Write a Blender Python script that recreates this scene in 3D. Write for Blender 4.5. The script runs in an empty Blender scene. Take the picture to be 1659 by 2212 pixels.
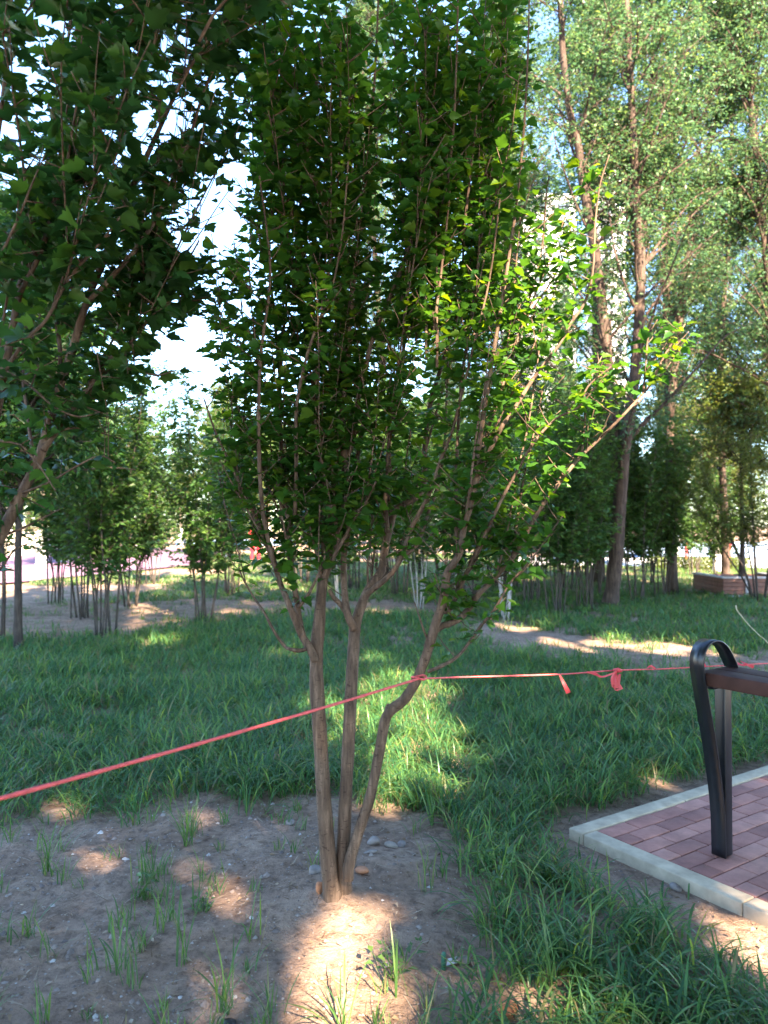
import bpy, bmesh, math, random
import numpy as np
from mathutils import Vector, Matrix, Quaternion

rng = np.random.default_rng(7)
random.seed(7)
S = bpy.context.scene
COL = S.collection

# ------------------------------------------------------------------ camera
CAM_H = 1.5
FPX, CX, CY = 1661.0, 829.5, 1106.0          # focal length / centre in units of a 1659x2212 picture
PITCH = math.atan2(29.0, FPX)
cam_d = bpy.data.cameras.new('camera'); cam = bpy.data.objects.new('camera', cam_d); COL.objects.link(cam)
cam_d.sensor_fit = 'VERTICAL'; cam_d.sensor_height = 36.0; cam_d.sensor_width = 27.0
cam_d.lens = 36.0 * FPX / 2212.0
cam_d.clip_start = 0.05; cam_d.clip_end = 3000
cam_d.dof.use_dof = True; cam_d.dof.focus_distance = 3.2; cam_d.dof.aperture_fstop = 3.2
cam.location = (0, 0, CAM_H); cam.rotation_euler = (math.radians(90) + PITCH, 0, 0)
S.camera = cam

# ------------------------------------------------------------------ light
SUN_EL = math.radians(37); SUN_AZ = math.radians(158)     # azimuth clockwise from +Y (sun behind the camera, to the right)
SUN = np.array([math.sin(SUN_AZ) * math.cos(SUN_EL), math.cos(SUN_AZ) * math.cos(SUN_EL), math.sin(SUN_EL)])
w = bpy.data.worlds.new('World'); S.world = w; w.use_nodes = True
nt = w.node_tree; nt.nodes.clear()
sky = nt.nodes.new('ShaderNodeTexSky'); sky.sky_type = 'NISHITA'; sky.sun_disc = False
sky.sun_elevation = SUN_EL; sky.sun_rotation = SUN_AZ
sky.air_density = 1.0; sky.dust_density = 0.2; sky.ozone_density = 4.0
bg = nt.nodes.new('ShaderNodeBackground'); bg.inputs['Strength'].default_value = 0.095
wo = nt.nodes.new('ShaderNodeOutputWorld')
nt.links.new(sky.outputs[0], bg.inputs[0]); nt.links.new(bg.outputs[0], wo.inputs[0])
sun_d = bpy.data.lights.new('sun', 'SUN'); sun = bpy.data.objects.new('sun', sun_d); COL.objects.link(sun)
sun_d.energy = 5.0; sun_d.angle = math.radians(0.55); sun_d.color = (1.0, 0.80, 0.60)
sun.rotation_euler = Vector(SUN).to_track_quat('Z', 'Y').to_euler()
S.view_settings.view_transform = 'Standard'; S.view_settings.look = 'None'
S.view_settings.exposure = 3.5; S.view_settings.gamma = 1.0
S.cycles.max_bounces = 8; S.cycles.diffuse_bounces = 4; S.cycles.glossy_bounces = 2
S.cycles.transmission_bounces = 5; S.cycles.transparent_max_bounces = 4
S.cycles.sample_clamp_indirect = 6.0
S.cycles.use_denoising = True
S.cycles.caustics_reflective = False; S.cycles.caustics_refractive = False

# ------------------------------------------------------------------ picture <-> world
_fw = np.array([0, math.cos(PITCH), math.sin(PITCH)]); _up = np.array([0, -math.sin(PITCH), math.cos(PITCH)])
def at(x, y, Y):
    dx = (x - CX) / FPX; dy = -(y - CY) / FPX
    d = _fw + np.array([dx, 0, 0]) + _up * dy
    return np.array([0, 0, CAM_H]) + d * (Y / d[1])
def gnd(x, y, z=0.0):
    dx = (x - CX) / FPX; dy = -(y - CY) / FPX
    d = _fw + np.array([dx, 0, 0]) + _up * dy
    return np.array([0, 0, CAM_H]) + d * ((z - CAM_H) / d[2])
def proj(P):
    P = np.asarray(P) - np.array([0, 0, CAM_H])
    f = P @ _fw; u = P @ _up
    f = np.where(f < 0.05, 0.05, f)
    return CX + FPX * P[..., 0] / f, CY - FPX * u / f
def inpoly(px, py, poly):
    px = np.asarray(px); py = np.asarray(py); r = np.zeros(px.shape, bool); n = len(poly)
    for i in range(n):
        x1, y1 = poly[i]; x2, y2 = poly[(i + 1) % n]
        if y1 == y2: continue
        c = ((y1 > py) != (y2 > py)) & (px < (x2 - x1) * (py - y1) / (y2 - y1) + x1)
        r ^= c
    return r
_lat = rng.random((256, 256))
def vnoise(x, y, s):
    x = np.asarray(x) * s + 1000.3; y = np.asarray(y) * s + 1000.7
    xi = np.floor(x).astype(int); yi = np.floor(y).astype(int); fx = x - xi; fy = y - yi
    fx = fx * fx * (3 - 2 * fx); fy = fy * fy * (3 - 2 * fy)
    a = _lat[xi % 256, yi % 256]; b = _lat[(xi + 1) % 256, yi % 256]
    c = _lat[xi % 256, (yi + 1) % 256]; d = _lat[(xi + 1) % 256, (yi + 1) % 256]
    return (a * (1 - fx) + b * fx) * (1 - fy) + (c * (1 - fx) + d * fx) * fy

# ------------------------------------------------------------------ mesh helpers
class Geo:
    def __init__(s): s.v = []; s.f = []; s.n = 0; s.t = []; s.mi = []
    def add(s, v, faces, tint=None, mi=0):
        v = np.asarray(v, float).reshape(-1, 3); faces = np.asarray(faces, int)
        s.v.append(v); s.f.append(faces + s.n); s.n += len(v)
        s.t.append(np.zeros(len(v)) if tint is None else np.broadcast_to(np.asarray(tint, float), (len(v),)))
        s.mi.append(np.full(len(faces), mi, int))
    def build(s, name, mats, parent=None, smooth=True):
        me = bpy.data.meshes.new(name)
        v = np.concatenate(s.v) if s.v else np.zeros((0, 3))
        me.vertices.add(len(v)); me.vertices.foreach_set('co', v.astype(np.float32).ravel())
        loops = np.concatenate([f.ravel() for f in s.f]); sizes = np.concatenate([np.full(len(f), f.shape[1], int) for f in s.f])
        me.loops.add(len(loops)); me.loops.foreach_set('vertex_index', loops.astype(np.int32))
        me.polygons.add(len(sizes))
        st = np.concatenate([[0], np.cumsum(sizes)[:-1]])
        me.polygons.foreach_set('loop_start', st.astype(np.int32))
        me.polygons.foreach_set('material_index', np.concatenate(s.mi).astype(np.int32))
        if smooth: me.polygons.foreach_set('use_smooth', np.ones(len(sizes), bool))
        me.update(calc_edges=True)
        t = np.concatenate(s.t)
        if t.any():
            a = me.attributes.new('tint', 'FLOAT', 'POINT'); a.data.foreach_set('value', t.astype(np.float32))
        for m in (mats if isinstance(mats, (list, tuple)) else [mats]): me.materials.append(m)
        o = bpy.data.objects.new(name, me); COL.objects.link(o)
        if parent is not None: o.parent = parent
        return o
    def tube(s, pts, rad, n=6, cap=True, mi=0, wob=0.0):
        pts = np.asarray(pts, float); m = len(pts); rad = np.broadcast_to(np.asarray(rad, float), (m,))
        tan = np.gradient(pts, axis=0); tan /= np.linalg.norm(tan, axis=1, keepdims=True) + 1e-9
        a = np.array([1.0, 0, 0]) if abs(tan[0][0]) < 0.8 else np.array([0, 1.0, 0])
        u = np.cross(tan, a); u /= np.linalg.norm(u, axis=1, keepdims=True) + 1e-9
        v = np.cross(tan, u)
        th = np.arange(n) * 2 * math.pi / n
        r = rad[:, None] * (1 + (wob * (rng.random((m, n)) - 0.5) if wob else np.zeros((m, n))))
        V = pts[:, None, :] + u[:, None, :] * (np.cos(th)[None, :] * r)[..., None] + v[:, None, :] * (np.sin(th)[None, :] * r)[..., None]
        V = V.reshape(-1, 3)
        i = np.arange(m - 1)[:, None] * n; j = np.arange(n)[None, :]; j2 = (j + 1) % n
        F = np.stack([i + j, i + j2, i + n + j2, i + n + j], -1).reshape(-1, 4)
        if cap:
            V = np.vstack([V, pts[-1] + tan[-1] * rad[-1] * 0.6, pts[0] - tan[0] * rad[0] * 0.3])
            k = (m - 1) * n; t = np.arange(n); t2 = (t + 1) % n
            s.add(V, F, mi=mi)
            base = s.n - len(V)
            s.f.append(np.stack([k + t, k + t2, np.full(n, m * n)], -1) + base); s.mi.append(np.full(n, mi, int))
            s.f.append(np.stack([t2, t, np.full(n, m * n + 1)], -1) + base); s.mi.append(np.full(n, mi, int))
        else: s.add(V, F, mi=mi)
    def box(s, c, size, ax=None, bev=0.0, mi=0):
        """box with centre c, full size, axes ax (3 rows); bevelled by clipping corners"""
        ax = np.eye(3) if ax is None else np.asarray(ax, float)
        bm = bmesh.new(); bmesh.ops.create_cube(bm, size=1.0)
        for q in bm.verts: q.co = Vector((q.co.x * size[0], q.co.y * size[1], q.co.z * size[2]))
        if bev > 0: bmesh.ops.bevel(bm, geom=bm.edges[:], offset=bev, segments=2, affect='EDGES', profile=0.6)
        s.bm(bm, ax, c, mi)
    def bm(s, bm, ax=None, c=(0, 0, 0), mi=0):
        ax = np.eye(3) if ax is None else np.asarray(ax, float)
        bm.verts.index_update()
        V = np.array([q.co[:] for q in bm.verts]) @ ax + np.asarray(c, float)
        b = s.n; s.v.append(V); s.n += len(V); s.t.append(np.zeros(len(V)))
        for k in (3, 4):
            F = [[q.index for q in f.verts] for f in bm.faces if len(f.verts) == k]
            if F: s.f.append(np.array(F) + b); s.mi.append(np.full(len(F), mi, int))
        for f in bm.faces:
            if len(f.verts) > 4:
                q = [x.index for x in f.verts]
                F = [[q[0], q[i], q[i + 1]] for i in range(1, len(q) - 1)]
                s.f.append(np.array(F) + b); s.mi.append(np.full(len(F), mi, int))
        bm.free()

def smooth_path(pts, sub=5):
    pts = np.asarray(pts, float)
    if len(pts) < 3:
        t = np.linspace(0, 1, sub + 1)[:, None]; return pts[0] * (1 - t) + pts[-1] * t
    P = np.vstack([2 * pts[0] - pts[1], pts, 2 * pts[-1] - pts[-2]]); out = []
    for i in range(1, len(P) - 2):
        p0, p1, p2, p3 = P[i - 1:i + 3]
        for t in np.linspace(0, 1, sub, endpoint=False):
            out.append(0.5 * ((2 * p1) + (-p0 + p2) * t + (2 * p0 - 5 * p1 + 4 * p2 - p3) * t * t + (-p0 + 3 * p1 - 3 * p2 + p3) * t ** 3))
    out.append(pts[-1]); return np.array(out)

def tag(o, label=None, cat=None, group=None, kind=None):
    if label: o['label'] = label
    if cat: o['category'] = cat
    if group: o['group'] = group
    if kind: o['kind'] = kind
    return o
def empty(name, loc, label, cat, group=None, rz=0.0):
    o = bpy.data.objects.new(name, None); COL.objects.link(o); o.location = loc; o.rotation_euler = (0, 0, rz)
    return tag(o, label, cat, group)
def copy_thing(root, loc, rz, sc, label, group=None):
    r = root.copy(); COL.objects.link(r); r.location = loc; r.rotation_euler = (0, 0, rz); r.scale = (sc, sc, sc) if np.isscalar(sc) else sc
    r['label'] = label
    if group: r['group'] = group
    for ch in list(root.children):
        c = ch.copy(); COL.objects.link(c); c.parent = r
    return r

# ------------------------------------------------------------------ materials
def mat(name):
    m = bpy.data.materials.new(name); m.use_nodes = True; n = m.node_tree; n.nodes.clear()
    out = n.nodes.new('ShaderNodeOutputMaterial'); return m, n, out
def N(n, t, **k):
    x = n.nodes.new(t)
    for a, b in k.items(): setattr(x, a, b)
    return x
def ramp(n, stops):
    r = n.nodes.new('ShaderNodeValToRGB'); e = r.color_ramp.elements
    while len(e) < len(stops): e.new(0.5)
    for q, (p, c) in zip(e, stops): q.position = p; q.color = (*c, 1)
    return r
def leaf_mat(name, stops, young=(0.16, 0.24, 0.03), trans=0.5, rough=0.42, spec=0.4, hue=0.475):
    m, n, out = mat(name); L = n.links.new
    g = N(n, 'ShaderNodeNewGeometry'); r = ramp(n, stops); L(g.outputs['Random Per Island'], r.inputs[0])
    at_ = N(n, 'ShaderNodeAttribute', attribute_name='tint')
    mx = N(n, 'ShaderNodeMix', data_type='RGBA'); L(at_.outputs['Fac'], mx.inputs[0]); L(r.outputs[0], mx.inputs[6]); mx.inputs[7].default_value = (*young, 1)
    p = N(n, 'ShaderNodeBsdfPrincipled'); p.inputs['Roughness'].default_value = rough; p.inputs['Specular IOR Level'].default_value = spec
    L(mx.outputs[2], p.inputs['Base Color'])
    tr = N(n, 'ShaderNodeBsdfTranslucent')
    hs = N(n, 'ShaderNodeHueSaturation'); hs.inputs['Hue'].default_value = hue; hs.inputs['Saturation'].default_value = 1.1; hs.inputs['Value'].default_value = 1.9
    L(mx.outputs[2], hs.inputs['Color']); L(hs.outputs[0], tr.inputs[0])
    ms = N(n, 'ShaderNodeMixShader'); ms.inputs[0].default_value = trans
    L(p.outputs[0], ms.inputs[1]); L(tr.outputs[0], ms.inputs[2]); L(ms.outputs[0], out.inputs[0])
    return m
def bark_mat(name, c1, c2, c3, sc=(60, 60, 7), bump=0.5, dist=0.004, white_to=None):
    m, n, out = mat(name); L = n.links.new
    tc = N(n, 'ShaderNodeTexCoord'); mp = N(n, 'ShaderNodeMapping'); mp.inputs['Scale'].default_value = sc
    L(tc.outputs['Object'], mp.inputs[0])
    n1 = N(n, 'ShaderNodeTexNoise'); n1.inputs['Scale'].default_value = 1.0; n1.inputs['Detail'].default_value = 5; n1.inputs['Roughness'].default_value = 0.65
    L(mp.outputs[0], n1.inputs['Vector'])
    r = ramp(n, [(0.3, c1), (0.52, c2), (0.72, c3)]); L(n1.outputs['Fac'], r.inputs[0])
    n2 = N(n, 'ShaderNodeTexNoise'); n2.inputs['Scale'].default_value = 9.0; n2.inputs['Detail'].default_value = 3; L(tc.outputs['Object'], n2.inputs['Vector'])
    mx = N(n, 'ShaderNodeMix', data_type='RGBA', blend_type='MULTIPLY'); mx.inputs[0].default_value = 0.45
    r2 = ramp(n, [(0.35, (0.5, 0.47, 0.45)), (0.65, (1.1, 1.08, 1.02))]); L(n2.outputs['Fac'], r2.inputs[0])
    L(r.outputs[0], mx.inputs[6]); L(r2.outputs[0], mx.inputs[7])
    n3 = N(n, 'ShaderNodeTexNoise'); mp3 = N(n, 'ShaderNodeMapping'); mp3.inputs['Scale'].default_value = (sc[0] * 0.8, sc[1] * 0.8, sc[0] * 2.2); L(tc.outputs['Object'], mp3.inputs[0]); L(mp3.outputs[0], n3.inputs['Vector']); n3.inputs['Scale'].default_value = 1.0; n3.inputs['Detail'].default_value = 3
    r3 = ramp(n, [(0.30, (0.42, 0.38, 0.36)), (0.40, (1, 1, 1)), (0.66, (1, 1, 1)), (0.74, (1.5, 1.45, 1.4))]); L(n3.outputs['Fac'], r3.inputs[0])
    mx3 = N(n, 'ShaderNodeMix', data_type='RGBA', blend_type='MULTIPLY'); mx3.inputs[0].default_value = 0.8; L(mx.outputs[2], mx3.inputs[6]); L(r3.outputs[0], mx3.inputs[7])
    col = mx3.outputs[2]
    if white_to:
        sp = N(n, 'ShaderNodeSeparateXYZ'); L(tc.outputs['Object'], sp.inputs[0])
        lt = N(n, 'ShaderNodeMath', operation='LESS_THAN'); L(sp.outputs[2], lt.inputs[0]); lt.inputs[1].default_value = white_to
        m2 = N(n, 'ShaderNodeMix', data_type='RGBA'); L(lt.outputs[0], m2.inputs[0]); L(col, m2.inputs[6]); m2.inputs[7].default_value = (0.72, 0.70, 0.66, 1)
        col = m2.outputs[2]
    p = N(n, 'ShaderNodeBsdfPrincipled'); p.inputs['Roughness'].default_value = 0.85; p.inputs['Specular IOR Level'].default_value = 0.2
    L(col, p.inputs['Base Color'])
    b = N(n, 'ShaderNodeBump'); b.inputs['Strength'].default_value = bump; b.inputs['Distance'].default_value = dist
    L(n1.outputs['Fac'], b.inputs['Height']); L(b.outputs[0], p.inputs['Normal']); L(p.outputs[0], out.inputs[0])
    return m
def plain_mat(name, col, rough=0.7, spec=0.3, var=0.15, scale=8.0, bump=0.0, metal=0.0, dist=0.003, coords='Object'):
    m, n, out = mat(name); L = n.links.new
    tc = N(n, 'ShaderNodeTexCoord'); n1 = N(n, 'ShaderNodeTexNoise'); n1.inputs['Scale'].default_value = scale; n1.inputs['Detail'].default_value = 6
    L(tc.outputs[coords], n1.inputs['Vector'])
    c = np.array(col); r = ramp(n, [(0.3, tuple(c * (1 - var))), (0.7, tuple(np.minimum(c * (1 + var), 0.95)))]); L(n1.outputs['Fac'], r.inputs[0])
    p = N(n, 'ShaderNodeBsdfPrincipled'); p.inputs['Roughness'].default_value = rough; p.inputs['Specular IOR Level'].default_value = spec; p.inputs['Metallic'].default_value = metal
    L(r.outputs[0], p.inputs['Base Color'])
    if bump:
        b = N(n, 'ShaderNodeBump'); b.inputs['Strength'].default_value = bump; b.inputs['Distance'].default_value = dist
        L(n1.outputs['Fac'], b.inputs['Height']); L(b.outputs[0], p.inputs['Normal'])
    L(p.outputs[0], out.inputs[0]); return m

M = {}
M['leaf'] = leaf_mat('hibiscus_leaf', [(0.0, (0.023, 0.080, 0.014)), (0.5, (0.036, 0.114, 0.017)), (0.85, (0.055, 0.142, 0.018)), (1.0, (0.10, 0.18, 0.018))])
M['leaf_shaded'] = leaf_mat('hibiscus_leaf_shaded', [(0.0, (0.018, 0.062, 0.016)), (0.6, (0.028, 0.088, 0.018)), (1.0, (0.06, 0.135, 0.02))], trans=0.38)  # same hibiscus leaf, darkened to paint in the shade of the left crown
M['shrub_leaf'] = leaf_mat('shrub_leaf', [(0.0, (0.034, 0.086, 0.022)), (0.6, (0.054, 0.124, 0.028)), (1.0, (0.095, 0.17, 0.036))], trans=0.38)
M['gold_leaf'] = leaf_mat('yellow_green_leaf', [(0.0, (0.06, 0.10, 0.022)), (0.6, (0.09, 0.13, 0.028)), (1.0, (0.14, 0.16, 0.035))], trans=0.4)
M['elm_leaf'] = leaf_mat('elm_leaf', [(0.0, (0.040, 0.100, 0.044)), (0.5, (0.058, 0.134, 0.056)), (0.85, (0.09, 0.17, 0.060)), (1.0, (0.15, 0.22, 0.06))], trans=0.36, rough=0.5)
M['plane_leaf'] = leaf_mat('broad_leaf', [(0.0, (0.03, 0.075, 0.018)), (1.0, (0.06, 0.12, 0.025))], trans=0.2)
M['grass'] = leaf_mat('grass_blade', [(0.0, (0.028, 0.098, 0.034)), (0.45, (0.046, 0.142, 0.046)), (0.8, (0.078, 0.19, 0.052)), (1.0, (0.15, 0.25, 0.05))], young=(0.20, 0.17, 0.07), trans=0.5, rough=0.38, spec=0.4, hue=0.43)
M['weed'] = leaf_mat('weed_leaf', [(0.0, (0.045, 0.10, 0.03)), (0.6, (0.065, 0.14, 0.035)), (1.0, (0.12, 0.2, 0.04))], young=(0.22, 0.18, 0.08), trans=0.35, rough=0.4)
M['bark'] = bark_mat('smooth_brown_bark', (0.055, 0.036, 0.025), (0.125, 0.084, 0.058), (0.23, 0.16, 0.112))
M['bark_shrub'] = bark_mat('shrub_bark', (0.04, 0.033, 0.028), (0.08, 0.066, 0.055), (0.14, 0.12, 0.10))
M['bark_pale'] = bark_mat('pale_shrub_bark', (0.22, 0.21, 0.2), (0.36, 0.35, 0.33), (0.5, 0.49, 0.46))
M['bark_dark'] = bark_mat('dark_shrub_bark', (0.03, 0.024, 0.02), (0.06, 0.048, 0.04), (0.1, 0.08, 0.065))
M['bark_elm'] = bark_mat('furrowed_elm_bark', (0.028, 0.020, 0.016), (0.082, 0.058, 0.045), (0.17, 0.122, 0.093), sc=(28, 28, 3.0), bump=0.9, dist=0.02)
M['bark_white'] = bark_mat('whitewashed_bark', (0.12, 0.1, 0.08), (0.22, 0.18, 0.14), (0.32, 0.27, 0.22), sc=(20, 20, 3), white_to=1.35)

def dirt_material():
    m, n, out = mat('bare_soil'); L = n.links.new
    tc = N(n, 'ShaderNodeTexCoord')
    def noise(s, d=6, r=0.6):
        x = N(n, 'ShaderNodeTexNoise'); x.inputs['Scale'].default_value = s; x.inputs['Detail'].default_value = d; x.inputs['Roughness'].default_value = r
        L(tc.outputs['Object'], x.inputs['Vector']); return x
    a = noise(2.3, 5); b = noise(21, 7, 0.7); c = noise(110, 4)
    r1 = ramp(n, [(0.28, (0.21, 0.138, 0.095)), (0.5, (0.315, 0.212, 0.148)), (0.72, (0.395, 0.278, 0.198))]); L(a.outputs['Fac'], r1.inputs[0])
    r2 = ramp(n, [(0.33, (0.38, 0.36, 0.36)), (0.5, (0.92, 0.92, 0.92)), (0.66, (1.2, 1.2, 1.18))]); L(b.outputs['Fac'], r2.inputs[0])
    mx = N(n, 'ShaderNodeMix', data_type='RGBA', blend_type='MULTIPLY'); mx.inputs[0].default_value = 0.85
    L(r1.outputs[0], mx.inputs[6]); L(r2.outputs[0], mx.inputs[7])
    # bits of dry litter
    vo = N(n, 'ShaderNodeTexVoronoi'); vo.inputs['Scale'].default_value = 55; L(tc.outputs['Object'], vo.inputs['Vector'])
    lt = N(n, 'ShaderNodeMath', operation='LESS_THAN'); L(vo.outputs['Distance'], lt.inputs[0]); lt.inputs[1].default_value = 0.2
    gt = N(n, 'ShaderNodeSeparateColor'); L(vo.outputs['Color'], gt.inputs[0])
    g2 = N(n, 'ShaderNodeMath', operation='GREATER_THAN'); L(gt.outputs[0], g2.inputs[0]); g2.inputs[1].default_value = 0.8
    mu = N(n, 'ShaderNodeMath', operation='MULTIPLY'); L(lt.outputs[0], mu.inputs[0]); L(g2.outputs[0], mu.inputs[1])
    m2 = N(n, 'ShaderNodeMix', data_type='RGBA'); L(mu.outputs[0], m2.inputs[0]); L(mx.outputs[2], m2.inputs[6]); m2.inputs[7].default_value = (0.40, 0.33, 0.26, 1)
    p = N(n, 'ShaderNodeBsdfPrincipled'); p.inputs['Roughness'].default_value = 0.95; p.inputs['Specular IOR Level'].default_value = 0.12
    L(m2.outputs[2], p.inputs['Base Color'])
    ad = N(n, 'ShaderNodeMath', operation='MULTIPLY_ADD'); L(c.outputs['Fac'], ad.inputs[0]); ad.inputs[1].default_value = 0.35; L(b.outputs['Fac'], ad.inputs[2])
    bu = N(n, 'ShaderNodeBump'); bu.inputs['Strength'].default_value = 0.9; bu.inputs['Distance'].default_value = 0.035
    L(ad.outputs[0], bu.inputs['Height']); L(bu.outputs[0], p.inputs['Normal']); L(p.outputs[0], out.inputs[0])
    return m
M['soil'] = dirt_material()

# ------------------------------------------------------------------ ground
TB = gnd(740, 1985)                                   # foot of the main tree
KA = np.array([0.83, 0.5578, 0]); KB = np.array([0.5578, -0.83, 0]); KUP = np.array([0, 0, 1.0])
PAVE_Z = 0.034
KC = gnd(1228, 1788, PAVE_Z); KC[2] = 0               # outer corner of the kerb
def in_pave(x, y, m=0.0):
    dx = x - KC[0]; dy = y - KC[1]
    a = dx * KA[0] + dy * KA[1]; b = dx * KB[0] + dy * KB[1]
    return (a > -m) & (b > -m)
def hgt(x, y):
    x = np.asarray(x, float); y = np.asarray(y, float)
    near = np.clip((26 - y) / 10, 0, 1)
    h = (vnoise(x, y, 0.35) - 0.5) * 0.10 + (vnoise(x, y, 1.3) - 0.5) * 0.045 + (vnoise(x, y, 4.0) - 0.5) * 0.020 + (vnoise(x, y, 9) - 0.5) * 0.022 + (np.abs(vnoise(x, y, 19) - 0.5)) * -0.022
    d2 = (x - TB[0]) ** 2 + (y - TB[1]) ** 2
    h = h * near + 0.045 * np.exp(-d2 / 0.12) + 0.03 * np.exp(-d2 / 0.012)
    dx = x - KC[0]; dy = y - KC[1]; a = dx * KA[0] + dy * KA[1]; b = dx * KB[0] + dy * KB[1]
    inside = np.minimum(a, b)
    k = np.clip((inside + 0.45) / 0.4, 0, 1)
    return h * (1 - k) + (-0.02) * k
def hz(x, y): return float(hgt(np.array([x]), np.array([y]))[0])
def axis_coords(segs):
    out = []
    for a, b, st in segs: out.append(np.arange(a, b, st))
    out.append([segs[-1][1]]); return np.concatenate(out)
gx = axis_coords([(-600, -100, 100), (-100, -20, 10), (-20, -6, 1), (-6, -2.4, 0.12), (-2.4, 2.4, 0.025), (2.4, 6, 0.12), (6, 20, 1), (20, 100, 10), (100, 600, 100)])
gy = axis_coords([(-300, -20, 40), (-20, 1.6, 0.8), (1.6, 5.2, 0.025), (5.2, 14, 0.08), (14, 30, 0.4), (30, 100, 5), (100, 900, 100)])
XX, YY = np.meshgrid(gx, gy); ZZ = hgt(XX, YY)
g = Geo(); nx, ny = len(gx), len(gy)
ii = np.arange(ny - 1)[:, None] * nx + np.arange(nx - 1)[None, :]
g.add(np.stack([XX, YY, ZZ], -1).reshape(-1, 3), np.stack([ii, ii + 1, ii + nx + 1, ii + nx], -1).reshape(-1, 4))
tag(g.build('ground', M['soil']), kind='structure')

def sheet(name, poly, z, m):
    gg = Geo(); v = [(p[0], p[1], z) for p in poly]; n_ = len(v)
    gg.f.append(np.array([list(range(n_))])); gg.mi.append(np.zeros(1, int)); gg.v.append(np.array(v)); gg.t.append(np.zeros(n_)); gg.n = n_
    return tag(gg.build(name, m, smooth=False), kind='structure')
M['plaza'] = plain_mat('mauve_paving', (0.22, 0.125, 0.18), 0.9, 0.1, 0.12, 1.5)
M['court'] = plain_mat('pale_blue_court', (0.36, 0.47, 0.60), 0.8, 0.2, 0.08, 0.6)
M['road'] = plain_mat('pale_concrete_road', (0.55, 0.54, 0.52), 0.9, 0.1, 0.08, 0.8)
pz = [gnd(*q)[:2] for q in [(-120, 1272), (40, 1262), (250, 1240), (425, 1222), (470, 1200), (430, 1188), (330, 1184), (-160, 1186)]]
sheet('plaza', pz, 0.06, M['plaza'])
sheet('road', [gnd(*q)[:2] for q in [(1120, 1222), (1900, 1234), (2000, 1210), (1120, 1206)]], 0.05, M['road'])
sheet('sports_court', [gnd(*q)[:2] for q in [(1300, 1205), (1950, 1209), (1950, 1172), (1300, 1172)]], 0.06, M['court'])
sheet('far_court', [gnd(*q)[:2] for q in [(380, 1180), (640, 1180), (640, 1167), (380, 1167)]], 0.06, M['court'])

# ------------------------------------------------------------------ paving and kerb
M['kerb'] = plain_mat('kerb_stone', (0.44, 0.355, 0.245), 0.92, 0.12, 0.22, 14, 0.35)
def brick_material():
    m, n, out = mat('red_paver'); L = n.links.new
    g_ = N(n, 'ShaderNodeNewGeometry'); r = ramp(n, [(0.0, (0.26, 0.11, 0.085)), (0.5, (0.39, 0.17, 0.125)), (1.0, (0.48, 0.23, 0.17))])
    L(g_.outputs['Random Per Island'], r.inputs[0])
    tc = N(n, 'ShaderNodeTexCoord'); n1 = N(n, 'ShaderNodeTexNoise'); n1.inputs['Scale'].default_value = 9; n1.inputs['Detail'].default_value = 8; n1.inputs['Roughness'].default_value = 0.7
    L(tc.outputs['Object'], n1.inputs['Vector'])
    r2 = ramp(n, [(0.3, (0.62, 0.6, 0.62)), (0.6, (1.05, 1.05, 1.05)), (0.78, (1.35, 1.4, 1.45))]); L(n1.outputs['Fac'], r2.inputs[0])
    mx = N(n, 'ShaderNodeMix', data_type='RGBA', blend_type='MULTIPLY'); mx.inputs[0].default_value = 0.9
    L(r.outputs[0], mx.inputs[6]); L(r2.outputs[0], mx.inputs[7])
    p = N(n, 'ShaderNodeBsdfPrincipled'); p.inputs['Roughness'].default_value = 0.8; p.inputs['Specular IOR Level'].default_value = 0.3
    n2 = N(n, 'ShaderNodeTexNoise'); n2.inputs['Scale'].default_value = 160; n2.inputs['Detail'].default_value = 3; L(tc.outputs['Object'], n2.inputs['Vector'])
    b = N(n, 'ShaderNodeBump'); b.inputs['Strength'].default_value = 0.5; b.inputs['Distance'].default_value = 0.003
    L(n2.outputs['Fac'], b.inputs['Height']); L(b.outputs[0], p.inputs['Normal'])
    L(mx.outputs[2], p.inputs['Base Color']); L(p.outputs[0], out.inputs[0]); return m
M['brick'] = brick_material()
KAX = np.array([KA, -KB, KUP])
KW = 0.09
gk = Geo()
def kpt(a, b, z): return KC + KA * a + KB * b + KUP * z
L_ = 0.8; a0 = 0.0
while a0 < 4.2:                                      # stones along A
    gk.box(kpt(a0 + L_ / 2, KW / 2, PAVE_Z - 0.09), (L_ - 0.004, KW, 0.18), KAX, 0.007); a0 += L_
b0 = KW
while b0 < 3.0:
    gk.box(kpt(KW / 2, b0 + L_ / 2 + 0.002, PAVE_Z - 0.091), (KW, L_ - 0.004, 0.18), KAX, 0.007); b0 += L_
tag(gk.build('kerb', M['kerb'], smooth=False), kind='structure')
gp = Geo(); row = 0; b = KW + 0.003
while b < 2.9:
    off = (0.1 if row % 2 else 0.0); a = KW + 0.003
    first = True
    while a < 3.6:
        Lb = 0.1 if (first and off) else 0.2
        gp.box(kpt(a + Lb / 2, b + 0.05, PAVE_Z - 0.034 + rng.uniform(-0.0025, 0.001)), (Lb - rng.uniform(0.004, 0.008), 0.1 - rng.uniform(0.004, 0.008), 0.06), KAX, 0.004)
        a += Lb; first = False
    b += 0.1; row += 1
tag(gp.build('pavement', M['brick'], smooth=False), kind='structure')
M['joint'] = plain_mat('joint_sand', (0.20, 0.16, 0.13), 0.95, 0.1, 0.2, 60)
sheet('pavement_bed', [kpt(KW, KW, 0)[:2], kpt(KW, 2.9, 0)[:2], kpt(3.6, 2.9, 0)[:2], kpt(3.6, KW, 0)[:2]], PAVE_Z - 0.014, M['joint'])

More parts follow.
